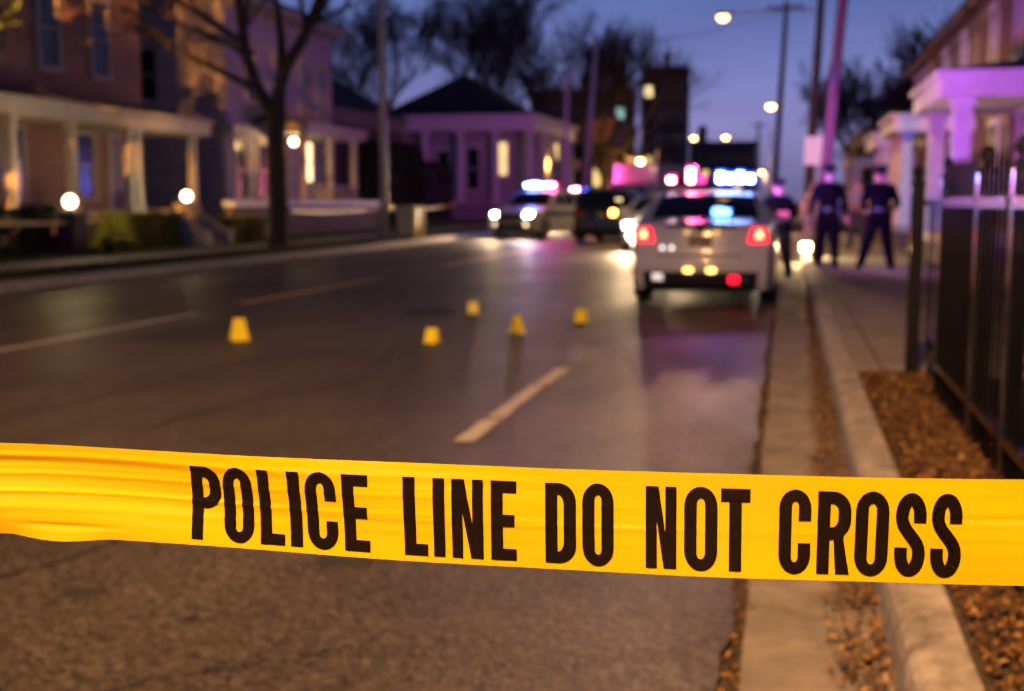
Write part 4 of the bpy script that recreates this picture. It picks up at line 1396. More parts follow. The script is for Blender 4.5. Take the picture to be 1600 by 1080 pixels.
class Car:
    """local frame: x right, y forward, z up, origin on the ground under the middle"""

    def __init__(self, name, label, cat, loc, rotz, prof, hw, belt, top, paint, arches, wr=.34, tumble=.2, group=None, sills=.22, endk=.16):
        self.prof, self.hw, self.belt, self.top = prof, hw, belt, top
        self.L0, self.L1 = min(p[0] for p in prof), max(p[0] for p in prof)
        self.endk, self.tumble = endk, tumble
        self.root = t = thing(name, label, cat, loc, group, rotz, local=True)
        n = len(prof)
        S = [i * .25 for i in range((n - 1) * 4 + 1)]
        tt = [-1, -.96, -.88, -.75, -.5, -.25, 0, .25, .5, .75, .88, .96, 1]
        vs_, fs = [], []
        for s in S:
            for q in tt:
                vs_.append(self.surf(s, q))
        m = len(tt)
        for i in range(len(S) - 1):
            for j in range(m - 1):
                fs.append((i * m + j, i * m + j + 1, (i + 1) * m + j + 1, (i + 1) * m + j))
        b = MB().add(vs_, fs)
        # side panels with wheel arches
        low = []
        for (cy_, r) in sorted(arches, key=lambda a: -a[0]):
            low.append((cy_ + r + .005, sills))
            for k in range(0, 13):
                a = PI * k / 12
                zz = wr + r * math.sin(a)
                low.append((cy_ + r * math.cos(a), max(sills, zz if k not in (0, 12) else sills)))
            low.append((cy_ - r - .005, sills))
        for sd in (-1, 1):
            up = [self.surf(s, sd) for s in S]
            poly = [(p[1], p[2]) for p in up] + low
            bm = bmesh.new()
            vv = [bm.verts.new((0, a, c)) for a, c in poly]
            bm.faces.new(vv)
            for z in (.35, .5, .65, .8, belt - .1, belt, belt + (top - belt) * .5):
                bmesh.ops.bisect_plane(bm, geom=bm.verts[:] + bm.edges[:] + bm.faces[:], plane_co=(0, 0, z), plane_no=(0, 0, 1))
            for yy in [self.L0 + .3 * k for k in range(1, int((self.L1 - self.L0) / .3))]:
                bmesh.ops.bisect_plane(bm, geom=bm.verts[:] + bm.edges[:] + bm.faces[:], plane_co=(0, yy, 0), plane_no=(0, 1, 0))
            bmesh.ops.triangulate(bm, faces=bm.faces[:])
            bm.verts.index_update()
            o = len(b.v)
            b.v += [Vector((sd * self.W(v.co.y, v.co.z), v.co.y, v.co.z)) for v in bm.verts]
            b.f += [tuple(o + v.index for v in f.verts) for f in bm.faces]
            bm.free()
        self.body = b.build('body', paint, t, smooth=False)
        bm = bmesh.new()
        bm.from_mesh(self.body.data)
        bmesh.ops.remove_doubles(bm, verts=bm.verts, dist=.004)
        bmesh.ops.recalc_face_normals(bm, faces=bm.faces)
        bm.to_mesh(self.body.data)
        bm.free()
        for p in self.body.data.polygons:
            p.use_smooth = True
        try:
            self.body.data.set_sharp_from_angle(angle=R_(38))
        except Exception:
            pass
        # underbody
        ub = MB()
        w = hw * .93
        ub.box(-w * .72, w * .72, self.L0 + .3, self.L1 - .3, sills - .02, sills + .16)
        for (cy_, r) in arches:
            for sd in (-1, 1):
                ub.box(sd * w * .7 - .03, sd * w * .7 + .03, cy_ - r, cy_ + r, sills, .75)
        ub.build('underbody', M_BLKPLASTIC, t)
        self.arches = arches
        for (cy_, r) in arches:
            for sd in (-1, 1):
                x0 = sd * (hw - .22)
                x1 = sd * (hw - .012)
                wob = MB()
                pts = [(x0, wr * .96), (x0 + sd * .02, wr), (x1 - sd * .02, wr), (x1, wr * .95), (x1, wr * .66)]
                vs_, fs = [], []
                N = 24
                for (xx, rr) in pts:
                    for k in range(N):
                        a = 2 * PI * k / N
                        vs_.append((xx, cy_ + rr * math.cos(a), wr + rr * math.sin(a)))
                for i in range(len(pts) - 1):
                    for k in range(N):
                        fs.append((i * N + k, i * N + (k + 1) % N, (i + 1) * N + (k + 1) % N, (i + 1) * N + k))
                fs.append(tuple(range(N)))
                wo = wob.add(vs_, fs).build('wheel', M_RUBBER, t)
                rb = MB()
                vs_, fs = [], []
                for k in range(N):
                    a = 2 * PI * k / N
                    rr = wr * .655
                    vs_.append((x1 - sd * .03, cy_ + rr * math.cos(a), wr + rr * math.sin(a)))
                fs.append(tuple(range(N)))
                rb.add(vs_, fs)
                for k in range(5):
                    a = 2 * PI * k / 5
                    d = Vector((0, math.cos(a), math.sin(a)))
                    e = Vector((0, -math.sin(a), math.cos(a)))
                    c0 = Vector((x1 - sd * .012, cy_, wr))
                    rb.add([c0 + e * .05, c0 - e * .05, c0 + d * wr * .64 - e * .03, c0 + d * wr * .64 + e * .03], [(0, 1, 2, 3)])
                rb.build('rim', M_RIM, wo, fix=False)

    def W(self, y, z):
        hw = self.hw
        e0 = max(0, (self.L0 + .75 - y) / .75)
        e1 = max(0, (y - self.L1 + .9) / .9)
        w = hw * (1 - .11 * min(1, e0) ** 2 - .14 * min(1, e1) ** 2)
        if z > self.belt:
            w -= self.tumble * ((z - self.belt) / (self.top - self.belt)) ** 1.15 + .03
        elif z > self.belt - .1:
            w -= .03 * (z - self.belt + .1) / .1
        if z < .45:
            w -= .05 * (.45 - z) / .25
        return w

    def surf(self, s, q, off=0.0):
        y, z = catmull(self.prof, s)
        w = self.W(y, z)
        x = q * w
        e0 = min(1, max(0, (self.L0 + .9 - y) / .9))
        e1 = min(1, max(0, (y - self.L1 + 1.0) / 1.0))
        k = q * q * (.35 + .65 * q * q)
        y2 = y + self.endk * k * e0 ** 1.5 - self.endk * 1.4 * k * e1 ** 1.5
        if z > self.belt and y < 0:
            y2 += .07 * k
        elif z > self.belt:
            y2 -= .10 * k
        z2 = z - .035 * k * (1 if z > .9 else 0)
        if off:
            a = Vector(catmull(self.prof, min(s + .02, len(self.prof) - 1)))
            c = Vector(catmull(self.prof, max(s - .02, 0)))
            d = a - c
            nrm = Vector((-d[1], d[0]))
            if nrm.length > 0:
                nrm.normalize()
            y2 += nrm[0] * off
            z2 += nrm[1] * off
        return Vector((x, y2, z2))

    def patch(self, name, m, s0, s1, q0, q1, off=.006, parent=None, thick=0.0, ns=8, nq=10, skew=0.0, smooth=True):
        vs_, fs = [], []
        for i in range(ns + 1):
            for j in range(nq + 1):
                u = i / ns
                qa, qb = (q0[0] * (1 - u) + q0[1] * u, q1[0] * (1 - u) + q1[1] * u) if isinstance(q0, tuple) else (q0, q1)
                vs_.append(self.surf(s0 + (s1 - s0) * u, qa + (qb - qa) * j / nq, off))
        N = (ns + 1) * (nq + 1)
        if thick:
            for i in range(ns + 1):
                for j in range(nq + 1):
                    u = i / ns
                    qa, qb = (q0[0] * (1 - u) + q0[1] * u, q1[0] * (1 - u) + q1[1] * u) if isinstance(q0, tuple) else (q0, q1)
                    vs_.append(self.surf(s0 + (s1 - s0) * u, qa + (qb - qa) * j / nq, off - thick))
        w = nq + 1
        for i in range(ns):
            for j in range(nq):
                f = (i * w + j, i * w + j + 1, (i + 1) * w + j + 1, (i + 1) * w + j)
                fs.append(f)
                if thick:
                    fs.append(tuple(N + k for k in reversed(f)))
        if thick:
            for j in range(nq):
                fs.append((j, N + j, N + j + 1, j + 1))
                e = ns * w
                fs.append((e + j, e + j + 1, N + e + j + 1, N + e + j))
            for i in range(ns):
                fs.append((i * w, (i + 1) * w, N + (i + 1) * w, N + i * w))
                fs.append((i * w + nq, N + i * w + nq, N + (i + 1) * w + nq, (i + 1) * w + nq))
        return MB().add(vs_, fs).build(name, m, parent or self.root, smooth=smooth)

    def side_panel(self, name, m, poly, off=.006, parent=None):
        out = []
        for sd in (-1, 1):
            bm = bmesh.new()
            bm.faces.new([bm.verts.new((0, a, c)) for a, c in poly])
            ys = [p[0] for p in poly]
            zs = [p[1] for p in poly]
            for k in range(1, 8):
                yy = min(ys) + (max(ys) - min(ys)) * k / 8
                bmesh.ops.bisect_plane(bm, geom=bm.verts[:] + bm.edges[:] + bm.faces[:], plane_co=(0, yy, 0), plane_no=(0, 1, 0))
            for k in range(1, 4):
                zz = min(zs) + (max(zs) - min(zs)) * k / 4
                bmesh.ops.bisect_plane(bm, geom=bm.verts[:] + bm.edges[:] + bm.faces[:], plane_co=(0, 0, zz), plane_no=(0, 0, 1))
            bm.verts.index_update()
            b = MB()
            b.v = [Vector((sd * (self.W(v.co.y, v.co.z) + off), v.co.y, v.co.z)) for v in bm.verts]
            b.f = [tuple(v.index for v in f.verts) for f in bm.faces]
            bm.free()
            out.append(b.build(name, m, parent or self.root, fix=False))
        return out

    def mirrors(self, y, z, m):
        for sd in (-1, 1):
            x = sd * (self.hw - .02)
            MB().box(min(x, x + sd * .2), max(x, x + sd * .2), y - .05, y + .06, z, z + .14).build('mirror', m, self.root, bevel=.025)

    def lightbar(self, y, z, width, cells, base=.012):
        lb = MB().box(-width / 2, width / 2, y - .15, y + .15, z, z + .045).build('light_bar', M_BLKPLASTIC, self.root, bevel=.012)
        n = len(cells)
        for i, (m, h) in enumerate(cells):
            a = -width / 2 + width * i / n + .006
            c = -width / 2 + width * (i + 1) / n - .006
            lens = {M_REDL: M_REDGLOW, M_BLUEL: M_BLUEGLOW, M_WHITEL: M_REDGLOW}.get(m, m)
            fl_ = MB().box(a, c, y - .14, y + .14, z + .046, z + .046 + max(h + .03, .11)).build('flasher', lens, lb, bevel=.012)
            if lens is not m:
                for sy in (-1, 1):
                    y0_, y1_ = sorted((y + sy * .141, y + sy * .147))
                    MB().box(a + .022, c - .022, y0_, y1_, z + .06, z + .046 + h - .01).build('led_array', m, lb)
        for sd in (-1, 1):
            MB().box(sd * width * .38 - .03, sd * width * .38 + .03, y - .05, y + .05, z - .075, z - .001).build('bar_foot', M_BLKPLASTIC, lb)
        return lb

    def lamp(self, kind, name, loc, col, watts, radius=.08, spot=None, rot=None, blend=.6):
        return light(kind, name, loc, col, watts, self.root, radius, spot, blend, rot)

    def headlights(self, s0, s1, q0, q1, watts, m=None, y=None, z=.66, tilt=4):
        for sd in (-1, 1):
            h = self.patch('headlight', m or M_HEAD, s0, s1, sd * q0, sd * q1, .012, thick=.03, ns=4, nq=5)
            if watts:
                qm = (q0 + q1) / 2
                p = self.surf((s0 + s1) / 2, sd * qm, .06)
                self.lamp('SPOT', 'headlight_beam', (p.x, p.y + .03, p.z), (1, .7, .38), watts, .1, R_(70), rot=(R_(90 - tilt), 0, 0), blend=.8)


SEDAN = [(-2.42, .20), (-2.52, .30), (-2.57, .45), (-2.58, .58), (-2.545, .70), (-2.52, .85), (-2.49, 1.0), (-2.43, 1.075), (-2.2, 1.10), (-1.75, 1.12), (-1.35, 1.30), (-.95, 1.45), (-.35, 1.515), (.3, 1.49), (.85, 1.31), (1.35, 1.06), (1.8, 1.0), (2.25, .90), (2.45, .76), (2.53, .60), (2.55, .45), (2.5, .30), (2.4, .20)]
SARCH = [(1.55, .40), (-1.32, .40)]

# --- the white patrol sedan parked at the kerb, seen from behind
car = Car('patrol_car', 'white patrol sedan seen from behind at the kerb with red and blue flashers', 'police car', (-1.10, 18.0, 0), R_(0.5), SEDAN, .965, 1.07, 1.52, M_WPAINT, SARCH, tumble=.25)
car.patch('rear_window', M_AUTOGLASS, 9.1, 10.95, (-.80, -.86), (.80, .86), .007)
car.patch('windscreen', M_AUTOGLASS, 13.1, 14.9, (-.88, -.86), (.88, .86), .007)
car.side_panel('side_window', M_AUTOGLASS, [(-1.35, 1.13), (-.95, 1.36), (-.3, 1.43), (-.3, 1.12)])
car.side_panel('side_window', M_AUTOGLASS, [(-.22, 1.12), (-.22, 1.43), (.3, 1.41), (.95, 1.14)])
car.side_panel('door_stripe', M_STRIPE, [(-2.0, .78), (-2.0, .9), (1.7, .9), (1.7, .78)], .005)
for sd in (-1, 1):
    tl = car.patch('tail_light', M_TAIL, 4.85, 6.3, (sd * .69, sd * .76), (sd * .985, sd * .93), .014, thick=.04, ns=5, nq=6)
    car.patch('lamp_core', M_TAILCORE, 5.2, 5.95, (sd * .785, sd * .815), (sd * .91, sd * .88), .020, tl, ns=3, nq=4)
    car.patch('exhaust_trim', M_CHROME, 1.0, 1.5, sd * .52, sd * .70, .012, thick=.03, ns=3, nq=3)
car.patch('lower_bumper', M_BLKPLASTIC, .1, 2.0, -.86, .86, .010, thick=.02)
car.patch('trunk_trim', M_BLKPLASTIC, 6.15, 6.75, -.52, .52, .008)
car.patch('trunk_seam', M_BLKPLASTIC, 3.55, 3.68, -.62, .62, .005)
car.patch('emblem', M_BLKPLASTIC, 5.6, 6.1, -.07, .07, .012)
car.patch('licence_plate', M_PLATE, 4.5, 5.45, -.17, .17, .016, thick=.012, ns=2, nq=4)
for q in (-.2, .235):
    car.patch('plate_glint', M_AMBERDIM, 5.55, 5.75, q - .03, q + .03, .018, ns=2, nq=2)  # amber glints beside the plate, painted as glowing patches
for q in (-.17, .17):
    car.patch('bumper_reflection', M_AMBER, 1.95, 2.35, q - .06, q + .06, .014, thick=.01, ns=3, nq=4)  # amber reflections on the bumper painted as glow, no lamps there
car.patch('reflector', M_TAIL, 1.15, 1.65, .44, .58, .022, thick=.01, ns=2, nq=3)  # red reflector whose shine is given as emission
car.patch('reflector', emit('reflector_white_glow', (1, .9, .8), 1.0), 1.3, 1.8, -.72, -.56, .022, thick=.01, ns=2, nq=3)  # pale reflector, its shine likewise put in as emission
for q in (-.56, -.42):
    car.patch('trunk_glint', emit('trunk_glint_glow', (1, .9, .85), 3.0), 4.25, 4.5, q - .022, q + .022, .012, ns=2, nq=2)  # trunk glints painted as tiny glowing patches
car.mirrors(.95, 1.06, M_WPAINT)
car.lightbar(-.28, 1.57, 1.28, [(M_WHITEL, .09), (M_BLKPLASTIC, .03), (M_REDL, .22), (M_REDDIM, .05), (M_BLKPLASTIC, .03), (M_BLUEL, .16), (M_BLUEL, .13), (M_BLUEL, .16), (M_BLUEL, .12)])
# deck flasher behind the rear glass
dk = MB().box(.10, .34, -1.66, -1.62, 1.17, 1.25).build('deck_flasher', emit('deck_flasher_blue', (.1, .3, 1.0), 12), car.root)
car.patch('window_flasher', emit('window_flasher', (.2, .4, 1.0), 7), 9.4, 9.75, .14, .30, .012, ns=3, nq=3)
RED, BLU = (1, .05, .25), (.08, .12, 1)
car.lamp('POINT', 'red_flash', (-.2, -.28, 1.86), RED, 45, .05)
car.lamp('POINT', 'blue_flash', (.4, -.28, 1.82), BLU, 70, .05)
car.lamp('SPOT', 'red_beam', (-.12, .05, 1.9), RED, 1500, .06, R_(130), rot=(R_(120), 0, R_(-45)))
car.lamp('SPOT', 'blue_beam', (.45, .05, 1.9), BLU, 2000, .06, R_(130), rot=(R_(120), 0, R_(-45)))
car.lamp('SPOT', 'red_beam', (-.1, .05, 1.9), RED, 2600, .06, R_(32), rot=(R_(94), 0, R_(-9)))
car.lamp('SPOT', 'blue_beam', (.4, .05, 1.9), BLU, 3600, .06, R_(32), rot=(R_(94), 0, R_(-9)))
car.headlights(18.2, 18.9, .62, .93, 500)

# --- white sedan facing us in the middle of the road
ws = Car('white_sedan', 'white sedan facing the viewer, half hidden behind the patrol sedan', 'car', (-3.55, 34.8, 0), R_(179), SEDAN, .92, 1.05, 1.47, M_WPAINT, SARCH)
ws.patch('windscreen', M_AUTOGLASS, 13.1, 14.9, (-.88, -.86), (.88, .86), .007)
ws.patch('rear_window', M_AUTOGLASS, 9.1, 10.95, (-.80, -.86), (.80, .86), .007)
ws.side_panel('side_window', M_AUTOGLASS, [(-1.35, 1.13), (-.95, 1.36), (.3, 1.4), (.95, 1.14)])
ws.patch('grille', M_BLKPLASTIC, 18.7, 20.6, -.5, .5, .008)
ws.patch('licence_plate', M_PLATE, 19.6, 20.2, -.16, .16, .016, thick=.01, ns=2, nq=3)
ws.headlights(17.9, 18.8, .62, .93, 1000)
for sd in (-1, 1):
    ws.patch('fog_light', M_HEAD, 20.0, 20.6, sd * .66, sd * .80, .012, ns=3, nq=3)
ws.mirrors(.95, 1.04, M_WPAINT)
ws.patch('roof_glint', M_AMBERDIM, 12.2, 12.5, -.4, .4, .01)  # amber glint on the roof painted as a glowing strip

SUVP = [(-2.35, .28), (-2.45, .4), (-2.48, .55), (-2.46, .75), (-2.43, .95), (-2.38, 1.12), (-2.22, 1.4), (-2.02, 1.66), (-1.7, 1.76), (-.6, 1.80), (.3, 1.76), (.75, 1.5), (1.15, 1.18), (1.5, 1.12), (2.1, 1.05), (2.38, .95), (2.47, .75), (2.48, .55), (2.42, .38), (2.3, .28)]
UARCH = [(1.5, .43), (-1.4, .43)]


def suv(name, label, cat, loc, rot, paint, police=None, lit=True, tail=None, stripe=None, watts=1100):
    s = Car(name, label, cat, loc, rot, SUVP, .985, 1.14, 1.8, paint, UARCH, wr=.37, tumble=.17)
    s.patch('rear_window', M_AUTOGLASS, 5.25, 6.85, (-.82, -.84), (.82, .84), .007)
    s.patch('windscreen', M_AUTOGLASS, 10.15, 11.9, (-.9, -.88), (.9, .88), .007)
    s.side_panel('side_window', M_AUTOGLASS, [(-2.0, 1.2), (-1.8, 1.6), (-1.2, 1.66), (-1.2, 1.2)])
    s.side_panel('side_window', M_AUTOGLASS, [(-1.1, 1.2), (-1.1, 1.66), (-.25, 1.67), (-.25, 1.2)])
    s.side_panel('side_window', M_AUTOGLASS, [(-.17, 1.2), (-.17, 1.67), (.25, 1.64), (.85, 1.22)])
    if stripe:
        s.side_panel('door_stripe', stripe, [(-1.9, .82), (-1.9, 1.0), (1.6, 1.0), (1.6, .82)], .005)
    s.patch('grille', M_BLKPLASTIC, 15.3, 16.5, -.52, .52, .010)
    s.patch('lower_grille', M_BLKPLASTIC, 17.0, 18.2, -.7, .7, .008)
    s.patch('licence_plate', M_PLATE, 16.7, 17.2, -.16, .16, .018, thick=.01, ns=2, nq=3)
    s.patch('licence_plate', M_PLATE, 3.4, 4.1, -.16, .16, .014, thick=.01, ns=2, nq=3)
    s.patch('rear_bumper', M_BLKPLASTIC, .2, 1.8, -.88, .88, .012, thick=.02)
    for sd in (-1, 1):
        s.patch('tail_light', tail or M_TAILOFF, 3.6, 5.2, sd * .78, sd * .985, .012, thick=.03, ns=4, nq=4)
        s.side_panel
    if lit:
        s.headlights(14.9, 15.7, .66, .95, watts, z=.85)
        for sd in (-1, 1):
            s.patch('fog_light', emit('fog_light', (1, .7, .4), 6), 16.9, 17.4, sd * .68, sd * .8, .014, ns=2, nq=2)
    else:
        for sd in (-1, 1):
            s.patch('headlight', M_CHROME, 14.9, 15.7, sd * .66, sd * .95, .012, thick=.03, ns=4, nq=4)
    s.mirrors(.85, 1.18, paint if paint is not M_WPAINT else M_BLKPLASTIC)
    MB().tube([(-.7, -1.5, 1.8), (-.7, .0, 1.82)], .02, 6).tube([(.7, -1.5, 1.8), (.7, .0, 1.82)], .02, 6).build('roof_rail', M_BLKPLASTIC, s.root)
    return s


p1 = suv('patrol_suv', 'patrol utility vehicle facing the viewer at the far kerb, headlights and flashers on', 'police car', (-9.16, 44.4, 0), R_(165), M_SPAINT, stripe=M_STRIPE)
p1.lightbar(-.15, 1.86, 1.3, [(M_REDL, .10), (M_REDL, .12), (M_WHITEL, .10), (M_BLUEL, .15), (M_BLUEL, .15), (M_BLUEL, .1)])
p1.lamp('POINT', 'blue_flash', (.5, -.1, 2.12), BLU, 550, .1)
p1.lamp('POINT', 'red_flash', (-.5, -.1, 2.12), RED, 330, .1)
p2 = suv('patrol_suv', 'second patrol utility vehicle farther back with one pink flasher', 'police car', (-10.75, 61.0, 0), R_(180), M_SPAINT, stripe=M_STRIPE)
p2.lightbar(-.15, 1.86, 1.3, [(M_BLUEL, .06), (M_BLKPLASTIC, .08), (M_REDL, .14), (M_WHITEL, .12), (M_BLKPLASTIC, .08), (M_BLKPLASTIC, .08)])
p2.lamp('POINT', 'red_flash', (-.1, -.1, 2.15), RED, 450, .1)
p2.lamp('SPOT', 'red_beam', (0, -.3, 2.12), RED, 1900, .1, R_(115), rot=(R_(98), 0, R_(180)))
p2.lamp('SPOT', 'blue_beam', (.3, -.3, 2.12), BLU, 1700, .1, R_(115), rot=(R_(98), 0, R_(180)))
ds = suv('dark_suv', 'dark utility vehicle seen from behind with an orange tail lamp lit', 'car', (-5.8, 41.0, 0), R_(-3), M_DPAINT, lit=False, tail=None)
for sd in (1,):
    ds.patch('brake_lamp_and_glint', emit('orange_tail', (1, .38, .05), 30), 3.7, 4.7, sd * .36, sd * .56, .02, thick=.02, ns=3, nq=3)
ds.patch('brake_lamp_and_glint', emit('rear_glint', (1, .75, .35), 3), 5.9, 6.2, .55, .75, .016, ns=2, nq=2)  # glint on the rear glass painted as glow, not a lamp

# --- pale box truck across the road in the middle distance
tk = thing('box_truck', 'pale box truck parked across the road behind the dark vehicle', 'truck', (-7.6, 64, 0), None, R_(168), local=True)
MB().box(-1.2, 1.2, -3.4, 1.1, .95, 3.3).build('cargo_box', M_WPAINT, tk, bevel=.05)
MB().prism([(1.15, .5), (3.0, .5), (3.05, 1.15), (2.55, 1.3), (2.15, 2.25), (1.15, 2.35)], -1.05, 1.05, 'x').build('cab', M_WPAINT, tk)
MB().prism([(2.585, 1.33), (2.60, 1.33), (2.215, 2.2), (2.2, 2.2)], -.95, .95, 'x').build('windscreen', M_AUTOGLASS, tk)
MB().box(-1.0, 1.0, -3.3, 2.9, .55, .8).build('chassis', M_BLKPLASTIC, tk)
for yy in (-2.3, 2.1):
    for sd in (-1, 1):
        xa, xb = sorted((sd * .8, sd * 1.08))
        w = MB().tube([(xa, yy, .45), (xb, yy, .45)], .45, 20).build('wheel', M_RUBBER, tk)
MB().box(-1.21, 1.21, -3.38, 1.08, 1.6, 1.75).build('box_stripe', mat('truck_red', (.4, .04, .04), .5), tk)


# ------------------------------------------------------------------ people
def person(name, label, loc, rotz, J, cloth_top, cloth_low, group=None, cap=None, belt=False, hair=M_HAIR, sleeve=True, scale=1.0):
    """J: joint positions in a local frame, x right, y forward (facing), z up.  One continuous skinned body."""
    t = thing(name, label, 'person', loc, group, rotz, local=True)
    V, Rr, E, idx = [], [], [], {}

    def add(n, p, r, parent=None):
        idx[n] = len(V)
        V.append(Vector(p) * scale)
        Rr.append(r * scale)
        if parent:
            E.append((idx[parent], idx[n]))
    hip = Vector(J['hip'])
    ch = Vector(J['chest'])
    add('hip', hip, .168)
    add('waist', hip.lerp(ch, .42), .165, 'hip')
    add('chest', ch, .205, 'waist')
    nk = Vector(J['neck'])
    add('shb', ch.lerp(nk, .62), .15, 'chest')
    add('neck', nk, .06, 'shb')
    hd = Vector(J['head'])
    add('head0', nk.lerp(hd, .55), .07, 'neck')
    add('head', hd, .098, 'head0')
    add('crown', hd + (hd - nk).normalized() * .09, .07, 'head')
    for s in ('l', 'r'):
        sh, el, wr_ = Vector(J['sh_' + s]), Vector(J['el_' + s]), Vector(J['wr_' + s])
        add('sh' + s, sh, .095, 'shb')
        add('ua' + s, sh.lerp(el, .5), .078, 'sh' + s)
        add('el' + s, el, .062, 'ua' + s)
        add('fa' + s, el.lerp(wr_, .45), .055, 'el' + s)
        add('wr' + s, wr_, .03, 'fa' + s)
        hip_s, kn, an = Vector(J['hp_' + s]), Vector(J['kn_' + s]), Vector(J['an_' + s])
        add('hp' + s, hip_s, .13, 'hip')
        add('th' + s, hip_s.lerp(kn, .45), .125, 'hp' + s)
        add('kn' + s, kn, .1, 'th' + s)
        add('ca' + s, kn.lerp(an, .4), .095, 'kn' + s)
        add('an' + s, an, .08, 'ca' + s)
        toe = Vector(J['toe_' + s])
        add('bl' + s, an.lerp(toe, .6) - Vector((0, 0, .01)), .055, 'an' + s)
        add('to' + s, toe, .03, 'bl' + s)
    me = bpy.data.meshes.new('body')
    me.from_pydata(V, E, [])
    tmp = bpy.data.objects.new('tmp_body', me)
    C.objects.link(tmp)
    tmp.modifiers.new('s', 'SKIN')
    sk = me.skin_vertices[0].data
    for i, r in enumerate(Rr):
        sk[i].radius = (r, r)
        sk[i].use_root = (i == 0)
    sub = tmp.modifiers.new('d', 'SUBSURF')
    sub.levels = sub.render_levels = 2
    dg = bpy.context.evaluated_depsgraph_get()
    dg.update()
    em = bpy.data.meshes.new_from_object(tmp.evaluated_get(dg))
    bpy.data.objects.remove(tmp)
    bm = bmesh.new()
    bm.from_mesh(em)
    # hands: palm and five fingers welded into the same mesh
    handsegs = []
    for s in ('l', 'r'):
        el, wr_ = Vector(J['el_' + s]) * scale, Vector(J['wr_' + s]) * scale
        d = (wr_ - el).normalized()
        side = d.cross(Vector((0, 1, 0)))
        if side.length < .2:
            side = d.cross(Vector((0, 0, 1)))
        side.normalize()
        nrm = side.cross(d)
        hb = MB()
        hb.tube([wr_ - d * .02, wr_ + d * .04, wr_ + d * .09], [.03, .042, .036], 8)
        for k, L in enumerate((.062, .075, .07, .055)):
            o = wr_ + d * .085 + nrm * ((k - 1.5) * .02)
            hb.tube([o, o + d * L * .5, o + d * L * .8 + side * .02, o + d * L * .85 + side * .04], [.0095, .009, .0085, .006], 6)
        o = wr_ + d * .03 + nrm * .038
        hb.tube([o, o + nrm * .03 + d * .03, o + nrm * .035 + d * .06], [.012, .011, .008], 6)
        base = len(bm.verts)
        nv = [bm.verts.new(v) for v in hb.v]
        for f in hb.f:
            try:
                bm.faces.new([nv[i] for i in f])
            except ValueError:
                pass
        handsegs.append((wr_ + d * .07, .13))
    # nose and ears
    hdv = Vector(J['head']) * scale
    fb = MB()
    fb.add([hdv + Vector(p) for p in ((-.014, .085, .0), (.014, .085, .0), (0, .125, -.012), (0, .088, .045))], [(0, 1, 2), (0, 2, 3), (1, 3, 2)])
    for sx in (-1, 1):
        fb.tube([hdv + Vector((sx * .082, -.005, -.02)), hdv + Vector((sx * .1, -.018, .012)), hdv + Vector((sx * .088, -.02, .03))], [.012, .02, .01], 6)
    nv = [bm.verts.new(v) for v in fb.v]
    for f in fb.f:
        bm.faces.new([nv[i] for i in f])
    bmesh.ops.recalc_face_normals(bm, faces=bm.faces)
    nkz = (nk.z + .0) * scale
    for f in bm.faces:
        c = f.calc_center_median()
        f.smooth = True
        k = 0
        if c.z < hip.z * scale * 1.02:
            k = 1
        if c.z < .095 * scale:
            k = 4
        if c.z > nkz:
            k = 2
            q = c - hdv
            if (q.z > .055 and q.y < .07) or (q.y < -.03 and q.z > -.03):
                k = 3
        for hp_, rr in handsegs:
            if (c - hp_).length < rr:
                k = 2
        if not sleeve and k == 0:
            for s in ('l', 'r'):
                el = Vector(J['el_' + s]) * scale
                if (c - el).length < .13:
                    k = 2
        f.material_index = k
    em.materials.clear()
    for m in (cloth_top, cloth_low, M_SKIN, hair, M_LEATHER):
        em.materials.append(m)
    bm.to_mesh(em)
    bm.free()
    em.name = 'body'
    bo = bpy.data.objects.new('body', em)
    C.objects.link(bo)
    bo.parent = t
    # eyes and mouth
    for sx in (-1, 1):
        MB().sphere(tuple(hdv + Vector((sx * .034, .082, .018))), .012, 6).build('eye', M_HAIR, t)
    if cap:
        cz = hdv + Vector((0, 0, .055))
        cp = MB().lathe([(.108, 0), (.11, .035), (.128, .06), (.135, .082), (.09, .1), (.01, .103)], tuple(cz), 18).build('cap', cap, t, smooth=True)
        MB().add([tuple(cz + Vector(p)) for p in ((-.085, .075, .004), (.085, .075, .004), (.06, .15, -.018), (0, .168, -.022), (-.06, .15, -.018), (-.085, .07, .016), (.085, .07, .016), (.06, .148, -.008), (0, .166, -.012), (-.06, .148, -.008))],
                 [(0, 1, 2, 3, 4), (9, 8, 7, 6, 5), (0, 5, 6, 1), (1, 6, 7, 2), (2, 7, 8, 3), (3, 8, 9, 4), (4, 9, 5, 0)]).build('cap_peak', M_LEATHER, cp)
    if belt:
        bz = (hip.z + .1) * scale
        bx_, by_ = hip.x * scale, hip.lerp(ch, .3).y * scale
        bl = MB().lathe([(.186, 0), (.192, .01), (.192, .05), (.186, .06)], (bx_, by_, bz - .03), 20).build('duty_belt', M_LEATHER, t)
        MB().box(bx_ + .15, bx_ + .21, by_ - .07, by_ + .05, bz - .2, bz + .04).build('holster', M_LEATHER, bl, bevel=.012)
        MB().box(bx_ - .2, bx_ - .15, by_ - .04, by_ + .03, bz - .1, bz + .05).build('radio', M_LEATHER, bl, bevel=.01)
        MB().box(bx_ - .05, bx_ + .04, by_ - .2, by_ - .165, bz - .05, bz + .03).build('pouch', M_CHROME, bl, bevel=.01)
    return t


